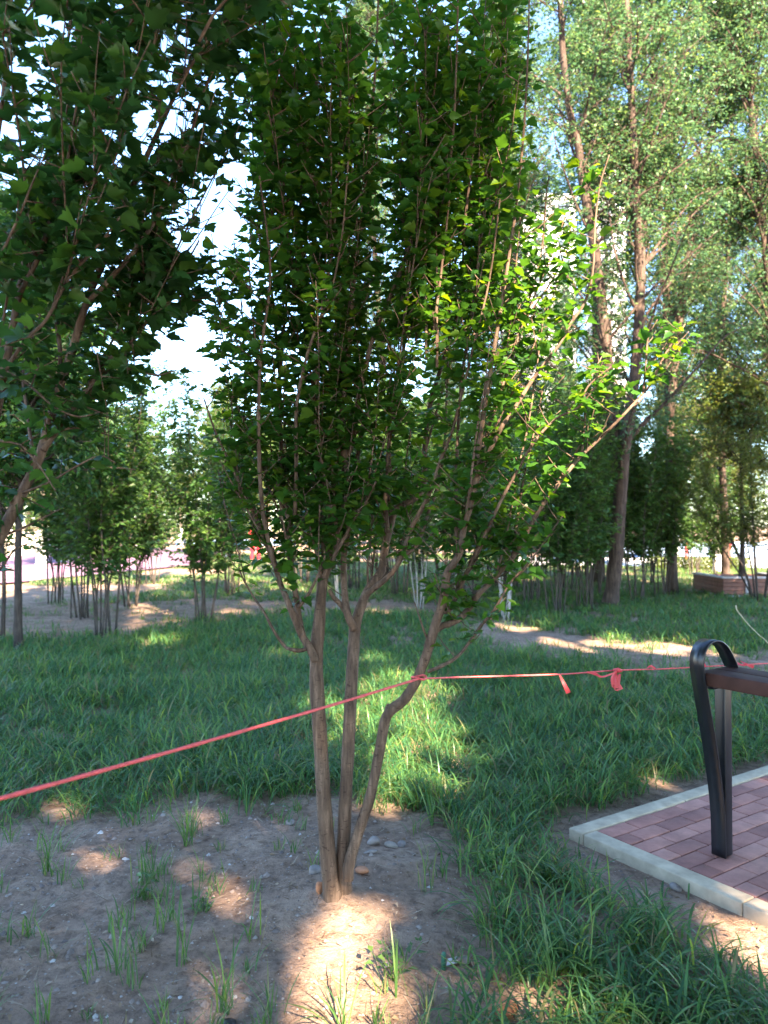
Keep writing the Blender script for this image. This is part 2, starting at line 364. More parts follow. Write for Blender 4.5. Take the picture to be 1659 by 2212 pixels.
# ------------------------------------------------------------------ leaves
# lobed, toothed leaf; x along the leaf, y across, z up
_half = [(0.04, 0.08), (0.07, 0.25), (0.22, 0.33), (0.37, 0.41), (0.45, 0.27), (0.60, 0.28), (0.69, 0.17), (0.84, 0.11)]
_half_l = [(0.05, 0.10), (0.05, 0.24), (0.20, 0.34), (0.36, 0.50), (0.42, 0.26), (0.58, 0.32), (0.66, 0.16), (0.82, 0.12)]
def leaf_template(_half=_half):
    mid = [(0, 0, 0), (0.30, 0, -0.01), (0.60, 0, -0.035), (1.0, 0, -0.12)]
    V = list(mid)
    for sgn in (1, -1):
        for (x, y) in _half: V.append((x, sgn * y, 0.10 * y + 0.03 * math.sin(9 * x + sgn) - 0.08 * x * x))
    F = []
    for k, sgn in enumerate((1, -1)):
        o = 4 + 8 * k
        tri = [(0, o, o + 1), (0, o + 1, o + 2), (0, o + 2, 1), (1, o + 2, o + 3), (1, o + 3, o + 4), (1, o + 4, 2), (2, o + 4, o + 5), (2, o + 5, o + 6), (2, o + 6, o + 7), (2, o + 7, 3)]
        F += [t if sgn < 0 else t[::-1] for t in tri]
    return np.array(V, float), np.array(F)
LT_V, LT_F = leaf_template(); LL_V, LL_F = leaf_template(_half_l)
# simple folded leaf for distant foliage (two quads)
LS_V = np.array([(0, 0, 0), (0.5, 0, -0.03), (1, 0, -0.14), (0.35, 0.26, 0.05), (0.35, -0.26, 0.05)], float)
LS_F = np.array([(0, 1, 3), (1, 2, 3), (0, 4, 1), (1, 4, 2)])
LQ_V = np.array([(0, 0, 0), (0.45, 0.25, 0.04), (1, 0, -0.1), (0.45, -0.25, 0.04)], float); LQ_F = np.array([(0, 3, 2, 1)])

def put_leaves(geo, pos, dirs, size, tmplV, tmplF, tint=None, roll=0.35, up=None, mi=0):
    """leaves at pos pointing along dirs, blade normal as near up as it can be, then rolled"""
    n_ = len(pos)
    if n_ == 0: return
    d = dirs / (np.linalg.norm(dirs, axis=1, keepdims=True) + 1e-9)
    up = np.array([0, 0, 1.0]) if up is None else up
    y = np.cross(np.broadcast_to(up, d.shape), d); y /= np.linalg.norm(y, axis=1, keepdims=True) + 1e-6
    z = np.cross(d, y)
    a = rng.normal(0, roll, n_)[:, None]
    y2 = y * np.cos(a) + z * np.sin(a); z2 = -y * np.sin(a) + z * np.cos(a)
    sz = np.broadcast_to(np.asarray(size, float), (n_,))[:, None, None]
    wv = rng.uniform(0.85, 1.15, n_)[:, None, None]
    T = tmplV[None]
    cu = rng.normal(1.0, 1.1, n_)[:, None, None]; fo = rng.normal(0.25, 0.35, n_)[:, None, None]
    tz = T[..., 2:3] + fo * np.abs(T[..., 1:2]) * 0.9 - 0.10 * (cu - 1) * T[..., 0:1] ** 2
    V = pos[:, None, :] + sz * (T[..., 0:1] * d[:, None, :] + wv * T[..., 1:2] * y2[:, None, :] + tz * z2[:, None, :])
    K = len(tmplV)
    F = (tmplF[None] + (np.arange(n_) * K)[:, None, None]).reshape(-1, tmplF.shape[1])
    tt = None if tint is None else np.repeat(tint, K)
    geo.add(V.reshape(-1, 3), F, tt, mi)

def along(path, spacing, jit=0.3):
    seg = np.linalg.norm(np.diff(path, axis=0), axis=1); L = np.concatenate([[0], np.cumsum(seg)])
    n_ = max(1, int(L[-1] / spacing)); s = (np.arange(n_) + 0.5 + rng.uniform(-jit, jit, n_)) * L[-1] / n_
    P = np.stack([np.interp(s, L, path[:, k]) for k in range(3)], -1)
    k = np.clip(np.searchsorted(L, s) - 1, 0, len(path) - 2)
    T = path[k + 1] - path[k]; T /= np.linalg.norm(T, axis=1, keepdims=True) + 1e-9
    return P, T, s / L[-1], L[-1]

class Leafy:
    def __init__(s): s.P = []; s.D = []; s.S = []; s.T = []
    def shoot(s, path, spacing, size, t0=0.15, droop=0.25, young=True):
        P, T, f, Ln = along(path, spacing); k = f > t0; P = P[k]; T = T[k]; f = f[k]; n_ = len(P)
        if n_ == 0: return
        az = rng.uniform(0, 2 * math.pi, n_)
        h = np.stack([np.cos(az), np.sin(az), np.zeros(n_)], -1)
        D = h * 1.0 + T * 0.35 + np.array([0, 0, 1.0]) * rng.normal(-droop, 0.28, n_)[:, None]
        D /= np.linalg.norm(D, axis=1, keepdims=True)
        pet = rng.uniform(0.008, 0.03, n_)[:, None]
        s.P.append(P + D * pet); s.D.append(D)
        sz = size * rng.uniform(0.5, 1.35, n_) * (1 - 0.45 * np.clip((f - 0.8) / 0.2, 0, 1)); s.S.append(sz)
        s.T.append(np.where(rng.random(n_) < 0.35, 1, 0.35) * np.clip((f - 0.72) / 0.28, 0, 1) * (0.8 if young else 0.0))
    def arrays(s): return np.concatenate(s.P), np.concatenate(s.D), np.concatenate(s.S), np.concatenate(s.T)

# ------------------------------------------------------------------ main tree and the tree at the left: stems traced limb by limb
def limb_path(pts, Y0, slope, wob=0.02):
    """limb given by picture points; depth starts at Y0 and drifts with its height"""
    out = []; y0 = pts[0][1]
    for i, p in enumerate(pts):
        t = (y0 - p[1]) / 600.0
        out.append(at(p[0], p[1], Y0 + slope * t + (rng.normal(0, wob) if 0 < i < len(pts) - 1 else 0)))
    return smooth_path(out, 4)

TREE_Y = TB[1]
h_stems = [Geo(), Geo(), Geo()]
h_leaf = Leafy()
hero_shoots = []                                     # (path, r0) that can carry more shoots
def add_limb(k, pts, r0, r1, Y0, slope, leafy=None, sides=7, spacing=0.030, size=0.052, keep=True, t0=0.1):
    p = limb_path(pts, Y0, slope)
    rr = np.linspace(r0, r1, len(p))
    bump = 1 + 0.10 * (rng.random(len(p)) - 0.5)
    h_stems[k].tube(p, rr * bump, sides)
    if leafy is not None: h_leaf.shoot(p, spacing, size, t0)
    if keep: hero_shoots.append((k, p, rr))
    return p
Yb = TREE_Y
def end_y(p): return p[-1][1]
# three stems from the foot
def stem(k, pts, radii, ys):
    P = smooth_path([at(x, y, Y) for (x, y), Y in zip(pts, ys)], 4)
    R = np.interp(np.linspace(0, 1, len(P)), np.linspace(0, 1, len(radii)), radii)
    h_stems[k].tube(P, R * (1 + 0.10 * (rng.random(len(P)) - 0.5)), 12, wob=0.06)
    # knots and old leaf scars
    for q in range(5):
        i = rng.integers(4, len(P) - 3); a = rng.uniform(0, 6.28); d = np.array([math.cos(a), -abs(math.sin(a)), 0.5]); d /= np.linalg.norm(d)
        h_stems[k].tube([P[i] + d * R[i] * 0.4, P[i] + d * R[i] * 0.9, P[i] + d * R[i] * 1.12], [R[i] * 0.5, R[i] * 0.36, R[i] * 0.18], 6)
    return P
P1 = stem(0, [(737, 2010), (726, 1975), (714, 1905), (701, 1750), (692, 1600), (684, 1480), (684, 1405), (690, 1338), (695, 1271), (701, 1240), (717, 1181), (726, 1121), (735, 1071), (746, 1030), (742, 970), (738, 900), (748, 800), (756, 690), (770, 560), (790, 400), (805, 230), (815, 60), (820, -150)],
          [0.060, 0.046, 0.033, 0.0285, 0.028, 0.027, 0.026, 0.0235, 0.021, 0.019, 0.018, 0.0175, 0.017, 0.016, 0.0125, 0.011, 0.010, 0.009, 0.0078, 0.0065, 0.005, 0.004, 0.002],
          [Yb, Yb, Yb] + list(Yb + np.linspace(0, 0.10, 9)) + list(Yb + np.linspace(0.1, -0.1, 11)))
h_leaf.shoot(P1[52:], 0.026, 0.053)
hero_shoots.append((0, P1[44:], np.linspace(0.016, 0.003, len(P1) - 44)))
P2 = stem(1, [(746, 2005), (744, 1950), (741, 1860), (746, 1740), (753, 1600), (759, 1480), (764, 1400), (768, 1350), (785, 1295), (806, 1258), (824, 1232), (834, 1172), (844, 1130), (856, 1100), (880, 1085), (904, 1070), (916, 1040), (918, 960), (930, 870), (954, 790), (985, 690), (1020, 560), (1050, 420), (1075, 260), (1090, 80), (1100, -120)],
          [0.052, 0.037, 0.0285, 0.0255, 0.025, 0.024, 0.0235, 0.023, 0.0185, 0.0175, 0.017, 0.0165, 0.0165, 0.015, 0.014, 0.0135, 0.012, 0.011, 0.010, 0.009, 0.008, 0.0068, 0.0055, 0.0045, 0.0035, 0.002],
          [Yb + 0.03] * 4 + list(Yb + 0.03 + np.linspace(0, 0.22, 10)) + list(Yb + 0.25 + np.linspace(0, 0.15, 12)))
h_leaf.shoot(P2[66:], 0.026, 0.053)
hero_shoots.append((1, P2[60:], np.linspace(0.013, 0.003, len(P2) - 60)))
P3 = stem(2, [(752, 1900), (755, 1865), (775, 1795), (800, 1720), (822, 1610), (836, 1545), (872, 1512), (897, 1474), (917, 1427), (928, 1392), (944, 1338), (957, 1298), (966, 1240), (980, 1218), (994, 1190), (1000, 1150), (1012, 1108), (1022, 1060), (1036, 954), (1056, 820), (1086, 640), (1112, 470), (1130, 300), (1140, 120), (1145, -80)],
          [0.022, 0.0225, 0.021, 0.0195, 0.0195, 0.020, 0.0195, 0.019, 0.0185, 0.018, 0.0165, 0.0155, 0.0145, 0.0135, 0.012, 0.0115, 0.011, 0.0105, 0.009, 0.008, 0.0068, 0.0055, 0.0045, 0.0035, 0.002],
          [Yb - 0.02] * 3 + list(Yb - 0.02 + np.linspace(-0.02, -0.22, 11)) + list(Yb - 0.24 + np.linspace(0, 0.05, 11)))
h_leaf.shoot(P3[48:], 0.026, 0.053)
hero_shoots.append((2, P3[48:], np.linspace(0.012, 0.003, len(P3) - 48)))
hero_shoots.append((2, P3[32:48], np.linspace(0.014, 0.012, 16))); hero_shoots.append((0, P1[30:44], np.linspace(0.014, 0.012, 14))); hero_shoots.append((1, P2[30:60], np.linspace(0.014, 0.012, 30)))
# stub where the right stem once forked
h_stems[2].tube([at(840, 1545, Yb - 0.06), at(838, 1530, Yb - 0.075), at(839, 1522, Yb - 0.08)], [0.016, 0.013, 0.008], 8)
# limbs (stem index, points, radius, depth, slope)
LIMBS = [
 (0, [(682, 1428), (668, 1398), (652, 1372), (640, 1345), (622, 1300), (606, 1262), (592, 1215), (575, 1175), (550, 1115), (524, 1060), (497, 1000), (467, 937), (440, 860)], 0.0165, 0.003, Yb, -0.05, 0.35),
 (0, [(654, 1374), (648, 1345), (640, 1290), (632, 1240), (626, 1180), (622, 1120), (612, 1060), (607, 954), (605, 830), (598, 740), (588, 640), (576, 540), (562, 440), (548, 350), (545, 200)], 0.013, 0.003, Yb - 0.01, 0.15, 0.35),
 (0, [(607, 800), (612, 720), (621, 640), (634, 553), (648, 440), (655, 300), (660, 100)], 0.007, 0.002, Yb + 0.05, 0.1, 0.0),
 (0, [(668, 1398), (650, 1405), (630, 1403), (614, 1395), (590, 1360), (570, 1322), (548, 1290), (527, 1254), (515, 1225)], 0.009, 0.0025, Yb, -0.1, 0.7),
 (0, [(645, 1312), (662, 1290), (676, 1265), (690, 1235), (702, 1200)], 0.0075, 0.004, Yb, -0.2, 0.7),
 (0, [(592, 1215), (572, 1130), (562, 1040), (559, 920), (560, 830), (566, 740), (578, 660), (584, 580), (574, 480), (560, 380)], 0.009, 0.003, Yb - 0.04, -0.2, 0.3),
 (0, [(606, 1262), (585, 1180), (560, 1120), (530, 1050), (522, 960), (530, 860), (528, 760), (520, 640), (505, 520)], 0.008, 0.0025, Yb - 0.02, 0.3, 0.3),
 (0, [(742, 1000), (762, 950), (768, 892), (788, 800), (806, 730), (834, 660), (864, 590), (890, 500), (915, 380), (935, 230), (950, 60)], 0.0125, 0.003, Yb + 0.1, -0.12, 0.15),
 (0, [(700, 1245), (722, 1200), (745, 1160), (765, 1120), (790, 1085), (812, 1040)], 0.009, 0.004, Yb + 0.02, -0.35, 0.5),
 (0, [(726, 1121), (700, 1060), (690, 980), (680, 860), (690, 760), (700, 650), (714, 560), (728, 420), (735, 260), (735, 80)], 0.0095, 0.003, Yb + 0.02, -0.15, 0.2),
 (0, [(637, 1120), (640, 1000), (640, 887), (655, 800), (672, 740), (694, 680), (718, 620), (740, 500), (752, 350)], 0.008, 0.0025, Yb + 0.0, -0.3, 0.2),
 (1, [(766, 1360), (752, 1330), (745, 1290), (742, 1230), (745, 1170), (756, 1100), (765, 1040), (780, 940), (800, 860)], 0.016, 0.008, Yb + 0.05, 0.25, 0.5),
 (1, [(748, 1325), (735, 1305), (722, 1292), (712, 1275)], 0.011, 0.009, Yb + 0.05, -0.1, 1.0),
 (1, [(800, 860), (830, 780), (852, 700), (880, 600), (900, 470), (925, 320), (930, 140), (930, -60)], 0.0085, 0.0025, Yb + 0.16, 0.0, 0.05),
 (1, [(792, 1283), (828, 1255), (852, 1230), (868, 1200), (884, 1150), (905, 1110), (930, 1060), (950, 1000), (977, 930), (1000, 840), (1025, 740), (1058, 600), (1080, 430)], 0.0125, 0.003, Yb + 0.06, -0.25, 0.35),
 (1, [(838, 1150), (832, 1080), (842, 1010), (840, 960), (850, 900), (864, 800), (884, 690), (907, 620), (930, 554), (952, 460), (975, 330), (985, 160), (990, -30)], 0.0105, 0.003, Yb + 0.16, -0.2, 0.2),
 (1, [(845, 1110), (838, 1060), (836, 1000), (842, 930)], 0.008, 0.005, Yb + 0.16, -0.3, 0.6),
 (1, [(868, 1200), (898, 1180), (915, 1140), (928, 1100), (945, 1050), (960, 960), (965, 850), (970, 720)], 0.009, 0.004, Yb + 0.05, 0.3, 0.3),
 (2, [(937, 1365), (955, 1352), (984, 1342), (1010, 1318), (1032, 1285), (1052, 1265), (1080, 1235), (1107, 1205), (1130, 1165), (1160, 1110), (1205, 1047), (1230, 1015), (1256, 984), (1292, 951), (1346, 897), (1389, 850), (1408, 825), (1440, 760), (1480, 700)], 0.0135, 0.003, Yb - 0.15, 0.0, 0.42),
 (2, [(925, 1450), (955, 1438), (988, 1418), (1018, 1382), (1040, 1350), (1058, 1330), (1078, 1300), (1100, 1262), (1130, 1228), (1162, 1190), (1190, 1150), (1215, 1115)], 0.0075, 0.002, Yb - 0.16, -0.25, 0.35),
 (2, [(950, 1318), (968, 1320), (985, 1290), (1000, 1255), (1020, 1210), (1050, 1150), (1078, 1090), (1110, 1030), (1150, 960), (1200, 905), (1249, 880), (1270, 835), (1320, 792)], 0.010, 0.0025, Yb - 0.12, -0.25, 0.4),
 (2, [(1012, 1108), (1030, 1040), (1060, 970), (1085, 920), (1105, 894), (1125, 860), (1160, 807), (1206, 747), (1232, 700), (1262, 655), (1280, 590), (1286, 480), (1296, 400), (1316, 335)], 0.010, 0.0025, Yb - 0.2, -0.05, 0.4),
 (2, [(1022, 1060), (1036, 1000), (1047, 947), (1074, 870), (1090, 824), (1110, 760), (1140, 660), (1170, 540), (1180, 420), (1186, 380)], 0.0085, 0.0025, Yb - 0.2, 0.25, 0.3),
 (2, [(987, 1200), (985, 1104), (988, 960), (994, 854), (1004, 767), (1030, 600), (1052, 420), (1060, 250), (1065, 60)], 0.008, 0.0025, Yb - 0.18, 0.3, 0.25),
 (2, [(1074, 870), (1100, 790), (1130, 700), (1190, 610), (1225, 540), (1235, 470)], 0.006, 0.002, Yb - 0.15, 0.2, 0.2),
 (2, [(1107, 1205), (1118, 1120), (1130, 1040), (1150, 950), (1165, 880), (1180, 800)], 0.006, 0.002, Yb - 0.15, 0.4, 0.2),
 (2, [(1256, 984), (1262, 930), (1266, 880), (1275, 820), (1300, 770)], 0.005, 0.002, Yb - 0.15, 0.1, 0.15),
 (2, [(928, 1392), (915, 1360), (905, 1330), (895, 1300)], 0.005, 0.002, Yb - 0.15, -0.2, 0.15),
 (2, [(1389, 850), (1395, 790), (1400, 730), (1420, 690)], 0.0045, 0.002, Yb - 0.15, 0.1, 0.1),
]
for (k, pts, r0, r1, Y0, sl, t0) in LIMBS:
    top = pts[-1][1]
    add_limb(k, pts, r0, r1, Y0, sl, True, 7, 0.026 if top > 700 else 0.022, 0.048, True, t0)
# upward shoots between the traced limbs
def hero_density(px, py):
    # how wanted foliage is at a picture place (outline of the crown seen from the camera side)
    lim = [(545, -400), (520, 60), (515, 250), (470, 420), (440, 560), (405, 700), (390, 820), (425, 950), (465, 1080), (490, 1200), (520, 1280), (600, 1330),
           (700, 1250), (860, 1200), (960, 1420), (1060, 1380), (1150, 1260), (1240, 1130), (1250, 1060), (1330, 930), (1420, 850), (1520, 740), (1530, 640), (1400, 690), (1340, 780), (1290, 700), (1330, 560), (1350, 330), (1280, 320), (1200, 360), (1150, 330), (1160, 150), (1150, -400)]
    return inpoly(px, py, lim)
cnt = 0; tries = 0
while cnt < 150 and tries < 4000:
    tries += 1
    k, p, rr = hero_shoots[rng.integers(0, len(hero_shoots))]
    i = rng.integers(int(len(p) * 0.15), int(len(p) * 0.9)); s0 = p[i]
    px, py = proj(s0)
    if py > 1290 or py < 150: continue
    lean = (px - 780) / 900.0
    L_ = rng.uniform(0.45, 1.25) if py < 1050 else rng.uniform(0.2, 0.7)
    d = np.array([lean + rng.normal(0, 0.14), rng.normal(0.0, 0.30), 1.0]); d /= np.linalg.norm(d)
    q = [s0]; dd = d.copy()
    for j in range(5):
        dd = dd + rng.normal(0, 0.05, 3) + np.array([0, 0, 0.05]); dd /= np.linalg.norm(dd); q.append(q[-1] + dd * L_ / 5)
    q = np.array(q); ex, ey = proj(q[-1])
    if not hero_density(np.array([ex]), np.array([max(ey, -390)]))[0]: continue
    q = smooth_path(q, 3); r0 = min(rr[i] * 0.7, 0.0062)
    h_stems[k].tube(q, np.linspace(r0, 0.0015, len(q)), 6)
    h_leaf.shoot(q, 0.020, 0.048, 0.05)
    hero_shoots.append((k, q, np.linspace(r0, 0.0015, len(q)))); cnt += 1
for q in range(26):
    x0 = rng.uniform(860, 1060); y0 = rng.uniform(480, 820); x1 = x0 + (x0 - 760) * 0.12 + rng.normal(0, 20); y1 = y0 - rng.uniform(350, 700); Y0 = Yb + rng.uniform(-0.15, 0.45)
    q_ = limb_path([(x0, y0), ((x0 + x1) / 2 + rng.normal(0, 8), (y0 + y1) / 2), (x1, y1)], Y0, rng.uniform(-0.05, 0.1))
    r0 = 0.006; h_stems[1].tube(q_, np.linspace(r0, 0.0018, len(q_)), 6); h_leaf.shoot(q_, 0.020, 0.048, 0.02); hero_shoots.append((1, q_, np.linspace(r0, 0.0018, len(q_))))
# leafy spur twigs
for (k, p, rr) in list(hero_shoots):
    P, T, f, Ln = along(p, 0.052)
    for j in range(len(P)):
        x, y = proj(P[j])
        pr = 0.58 if y < 1000 else (0.8 if y < 1240 else 0.35)
        if (x > 930 and y > 1000) or x > 1260: pr = 0.97
        if rng.random() > pr: continue
        a = rng.uniform(0, 6.28); d = np.array([math.cos(a), math.sin(a), rng.uniform(0.3, 1.0)]); d /= np.linalg.norm(d)
        L_ = rng.uniform(0.06, 0.17); q = np.array([P[j], P[j] + d * L_ * 0.5, P[j] + d * L_ + np.array([0, 0, 0.015])])
        ex, ey = proj(q[-1])
        if not hero_density(np.array([ex]), np.array([max(ey, -390)]))[0]: continue
        h_stems[k].tube(q, [0.0024, 0.002, 0.0012], 4)
        h_leaf.shoot(q, 0.0145, 0.048, 0.05, young=False)
hero = empty('multi_stem_tree', (0, 0, 0), 'small tree with three bare brown stems rising from one foot, red rope across it', 'tree')
for gq in h_stems: gq.build('stem', M['bark'], hero)
HP, HD, HS, HT = h_leaf.arrays()
x, y = proj(HP); x = x + (vnoise(HP[:, 2] * 3.0, HP[:, 1] * 3.0 + 20, 1.9) - 0.5) * 110; y = y + (vnoise(HP[:, 0] * 3.0 + 9, HP[:, 1] * 3.0, 1.9) - 0.5) * 90
keep = hero_density(x, np.maximum(y, -390)) | (rng.random(len(x)) < 0.06)
gl = Geo(); put_leaves(gl, HP[keep], HD[keep], HS[keep], LT_V, LT_F, HT[keep], 0.4); gl.build('foliage', M['leaf'], hero)
print('hero leaves', keep.sum())

# ---- tree at the left, nearer to the camera, foot outside the picture
l_stem = Geo(); l_leaf = Leafy(); l_sh = []
LY = 2.65
LL = [
 ([(-330, 2200), (-250, 1750), (-150, 1450), (-60, 1275), (0, 1160), (48, 1065), (90, 975), (123, 854), (157, 754), (187, 654), (228, 553), (270, 440), (325, 320), (380, 200), (430, 90), (470, -60)], 0.027, 0.004, LY, 0.0, 0.62),
 ([(92, 972), (140, 904), (190, 840), (234, 780), (287, 735), (334, 670), (390, 590), (430, 520)], 0.013, 0.003, LY, 0.2, 0.3),
 ([(187, 654), (240, 600), (307, 520), (360, 430), (400, 330), (440, 200), (480, 110), (525, 20), (560, -80)], 0.009, 0.003, LY - 0.1, -0.1, 0.2),
 ([(-200, 1560), (-120, 1300), (-60, 1100), (-20, 950), (10, 800), (40, 640), (70, 480), (110, 320), (140, 150), (160, -50)], 0.022, 0.004, LY - 0.2, 0.1, 0.5),
 ([(40, 640), (90, 540), (130, 420), (190, 300), (240, 180), (280, 60), (300, -80)], 0.009, 0.003, LY - 0.15, -0.1, 0.1),
 ([(123, 854), (130, 760), (120, 660), (140, 520), (170, 400), (200, 250), (230, 90), (250, -60)], 0.009, 0.003, LY, 0.25, 0.15),
 ([(-60, 1100), (-30, 900), (-40, 700), (-30, 480), (0, 260), (20, 80), (30, -80)], 0.012, 0.004, LY - 0.3, -0.1, 0.2),
 ([(10, 800), (60, 730), (100, 690), (150, 600), (220, 520), (280, 440)], 0.007, 0.003, LY - 0.25, -0.1, 0.2),
 ([(48, 1065), (70, 1000), (60, 900), (50, 800), (80, 700)], 0.008, 0.004, LY + 0.05, 0.3, 0.2),
 ([(97, 947), (150, 925), (200, 930), (262, 948)], 0.005, 0.002, LY, -0.1, 0.1),
 ([(48, 1065), (110, 1040), (160, 1010), (215, 985), (250, 1000)], 0.005, 0.002, LY, -0.2, 0.1),
 ([(0, 1160), (50, 1140), (90, 1120), (130, 1100)], 0.005, 0.002, LY, 0.2, 0.1),
 ([(-60, 1275), (0, 1230), (30, 1190), (70, 1170)], 0.005, 0.002, LY, 0.2, 0.1),
 ([(10, 800), (60, 830), (120, 880), (170, 900), (215, 890)], 0.005, 0.002, LY - 0.2, 0.2, 0.1),
 ([(234, 780), (290, 800), (340, 810), (380, 800)], 0.005, 0.002, LY, 0.2, 0.1),
 ([(-20, 950), (40, 960), (80, 1000), (120, 1060)], 0.005, 0.002, LY - 0.2, 0.2, 0.1),
 ([(300, 620), (370, 640), (420, 650), (450, 640)], 0.005, 0.002, LY + 0.2, 0.1, 0.1),
 ([(430, 90), (470, 20), (530, -30), (580, -20), (620, 10)], 0.005, 0.002, LY - 0.5, -0.1, 0.1),
 ([(380, 200), (420, 130), (470, 60), (510, 40), (560, 70)], 0.005, 0.002, LY - 0.3, -0.1, 0.1),
]
for (pts, r0, r1, Y0, sl, t0) in LL:
    p = limb_path(pts, Y0, sl); rr = np.linspace(r0, r1, len(p)); l_stem.tube(p, rr * (1 + 0.1 * (rng.random(len(p)) - 0.5)), 8)
    l_leaf.shoot(p, 0.027, 0.060, t0, young=False); l_sh.append((p, rr))
LEFT_OUT = [(-900, -500), (640, -500), (660, 40), (620, 90), (575, 130), (565, 210), (545, 310), (520, 400), (505, 480), (505, 600), (480, 720), (425, 800), (330, 850), (240, 870), (225, 915), (275, 960), (260, 1020), (170, 1030), (130, 1130), (80, 1190), (0, 1240), (-900, 1300)]
LEFT_GAP = [(325, 110), (385, 50), (450, 110), (430, 200), (425, 270), (370, 330), (275, 325), (295, 230), (325, 190)]
LEFT_GAP2 = [(350, 470), (430, 370), (480, 400), (470, 540), (400, 560), (360, 530)]
def left_density(px, py):
    py = np.maximum(py, -480)
    return inpoly(px, py, LEFT_OUT) & ~inpoly(px, py, LEFT_GAP) & ~inpoly(px, py, LEFT_GAP2)
cnt = 0; tries = 0
while cnt < 80 and tries < 3500:
    tries += 1
    p, rr = l_sh[rng.integers(0, len(l_sh))]; i = rng.integers(int(len(p) * 0.15), int(len(p) * 0.92)); s0 = p[i]
    px, py = proj(s0)
    if py > 1130 or px < -350: continue
    d = np.array([rng.normal(0.34, 0.24), rng.normal(0.05, 0.4), 1.0]); d /= np.linalg.norm(d); L_ = rng.uniform(0.35, 1.0)
    q = [s0]; dd = d.copy()
    for j in range(5):
        dd = dd + rng.normal(0, 0.06, 3); dd /= np.linalg.norm(dd); q.append(q[-1] + dd * L_ / 5)
    q = np.array(q); ex, ey = proj(q[-1])
    if not inpoly(np.array([ex]), np.array([max(ey, -480)]), LEFT_OUT)[0]: continue
    q = smooth_path(q, 3); r0 = min(rr[i] * 0.7, 0.006); l_stem.tube(q, np.linspace(r0, 0.0016, len(q)), 6)
    l_leaf.shoot(q, 0.025, 0.060, 0.05, young=False); l_sh.append((q, np.linspace(r0, 0.0016, len(q)))); cnt += 1
for (p, rr) in list(l_sh):
    P, T, f, Ln = along(p, 0.055)
    for j in range(len(P)):
        x, y = proj(P[j])
        if rng.random() > (0.5 if y < 400 else 0.62 if y < 900 else 0.4): continue
        a = rng.uniform(0, 6.28); d = np.array([math.cos(a), math.sin(a), rng.uniform(0.1, 0.9)]); d /= np.linalg.norm(d)
        L_ = rng.uniform(0.08, 0.22); q = np.array([P[j], P[j] + d * L_ * 0.5, P[j] + d * L_])
        ex, ey = proj(q[-1])
        if not left_density(np.array([ex]), np.array([ey]))[0]: continue
        l_stem.tube(q, [0.0026, 0.002, 0.0012], 4); l_leaf.shoot(q, 0.0185, 0.060, 0.05, young=False)
ltree = empty('multi_stem_tree', (0, 0, 0), 'dark leafy tree whose leaning stem enters at the left edge', 'tree')
l_stem.build('stem', M['bark'], ltree)
P_, D_, S_, T_ = l_leaf.arrays(); x, y = proj(P_); keep = left_density(x, y) | (inpoly(x, y, LEFT_OUT) & (rng.random(len(x)) < 0.30)) | (rng.random(len(x)) < 0.06)
gl = Geo(); put_leaves(gl, P_[keep], D_[keep], S_[keep] * 1.0, LL_V, LL_F, None, 0.5); gl.build('foliage', M['leaf_shaded'], ltree)
print('left leaves', keep.sum())

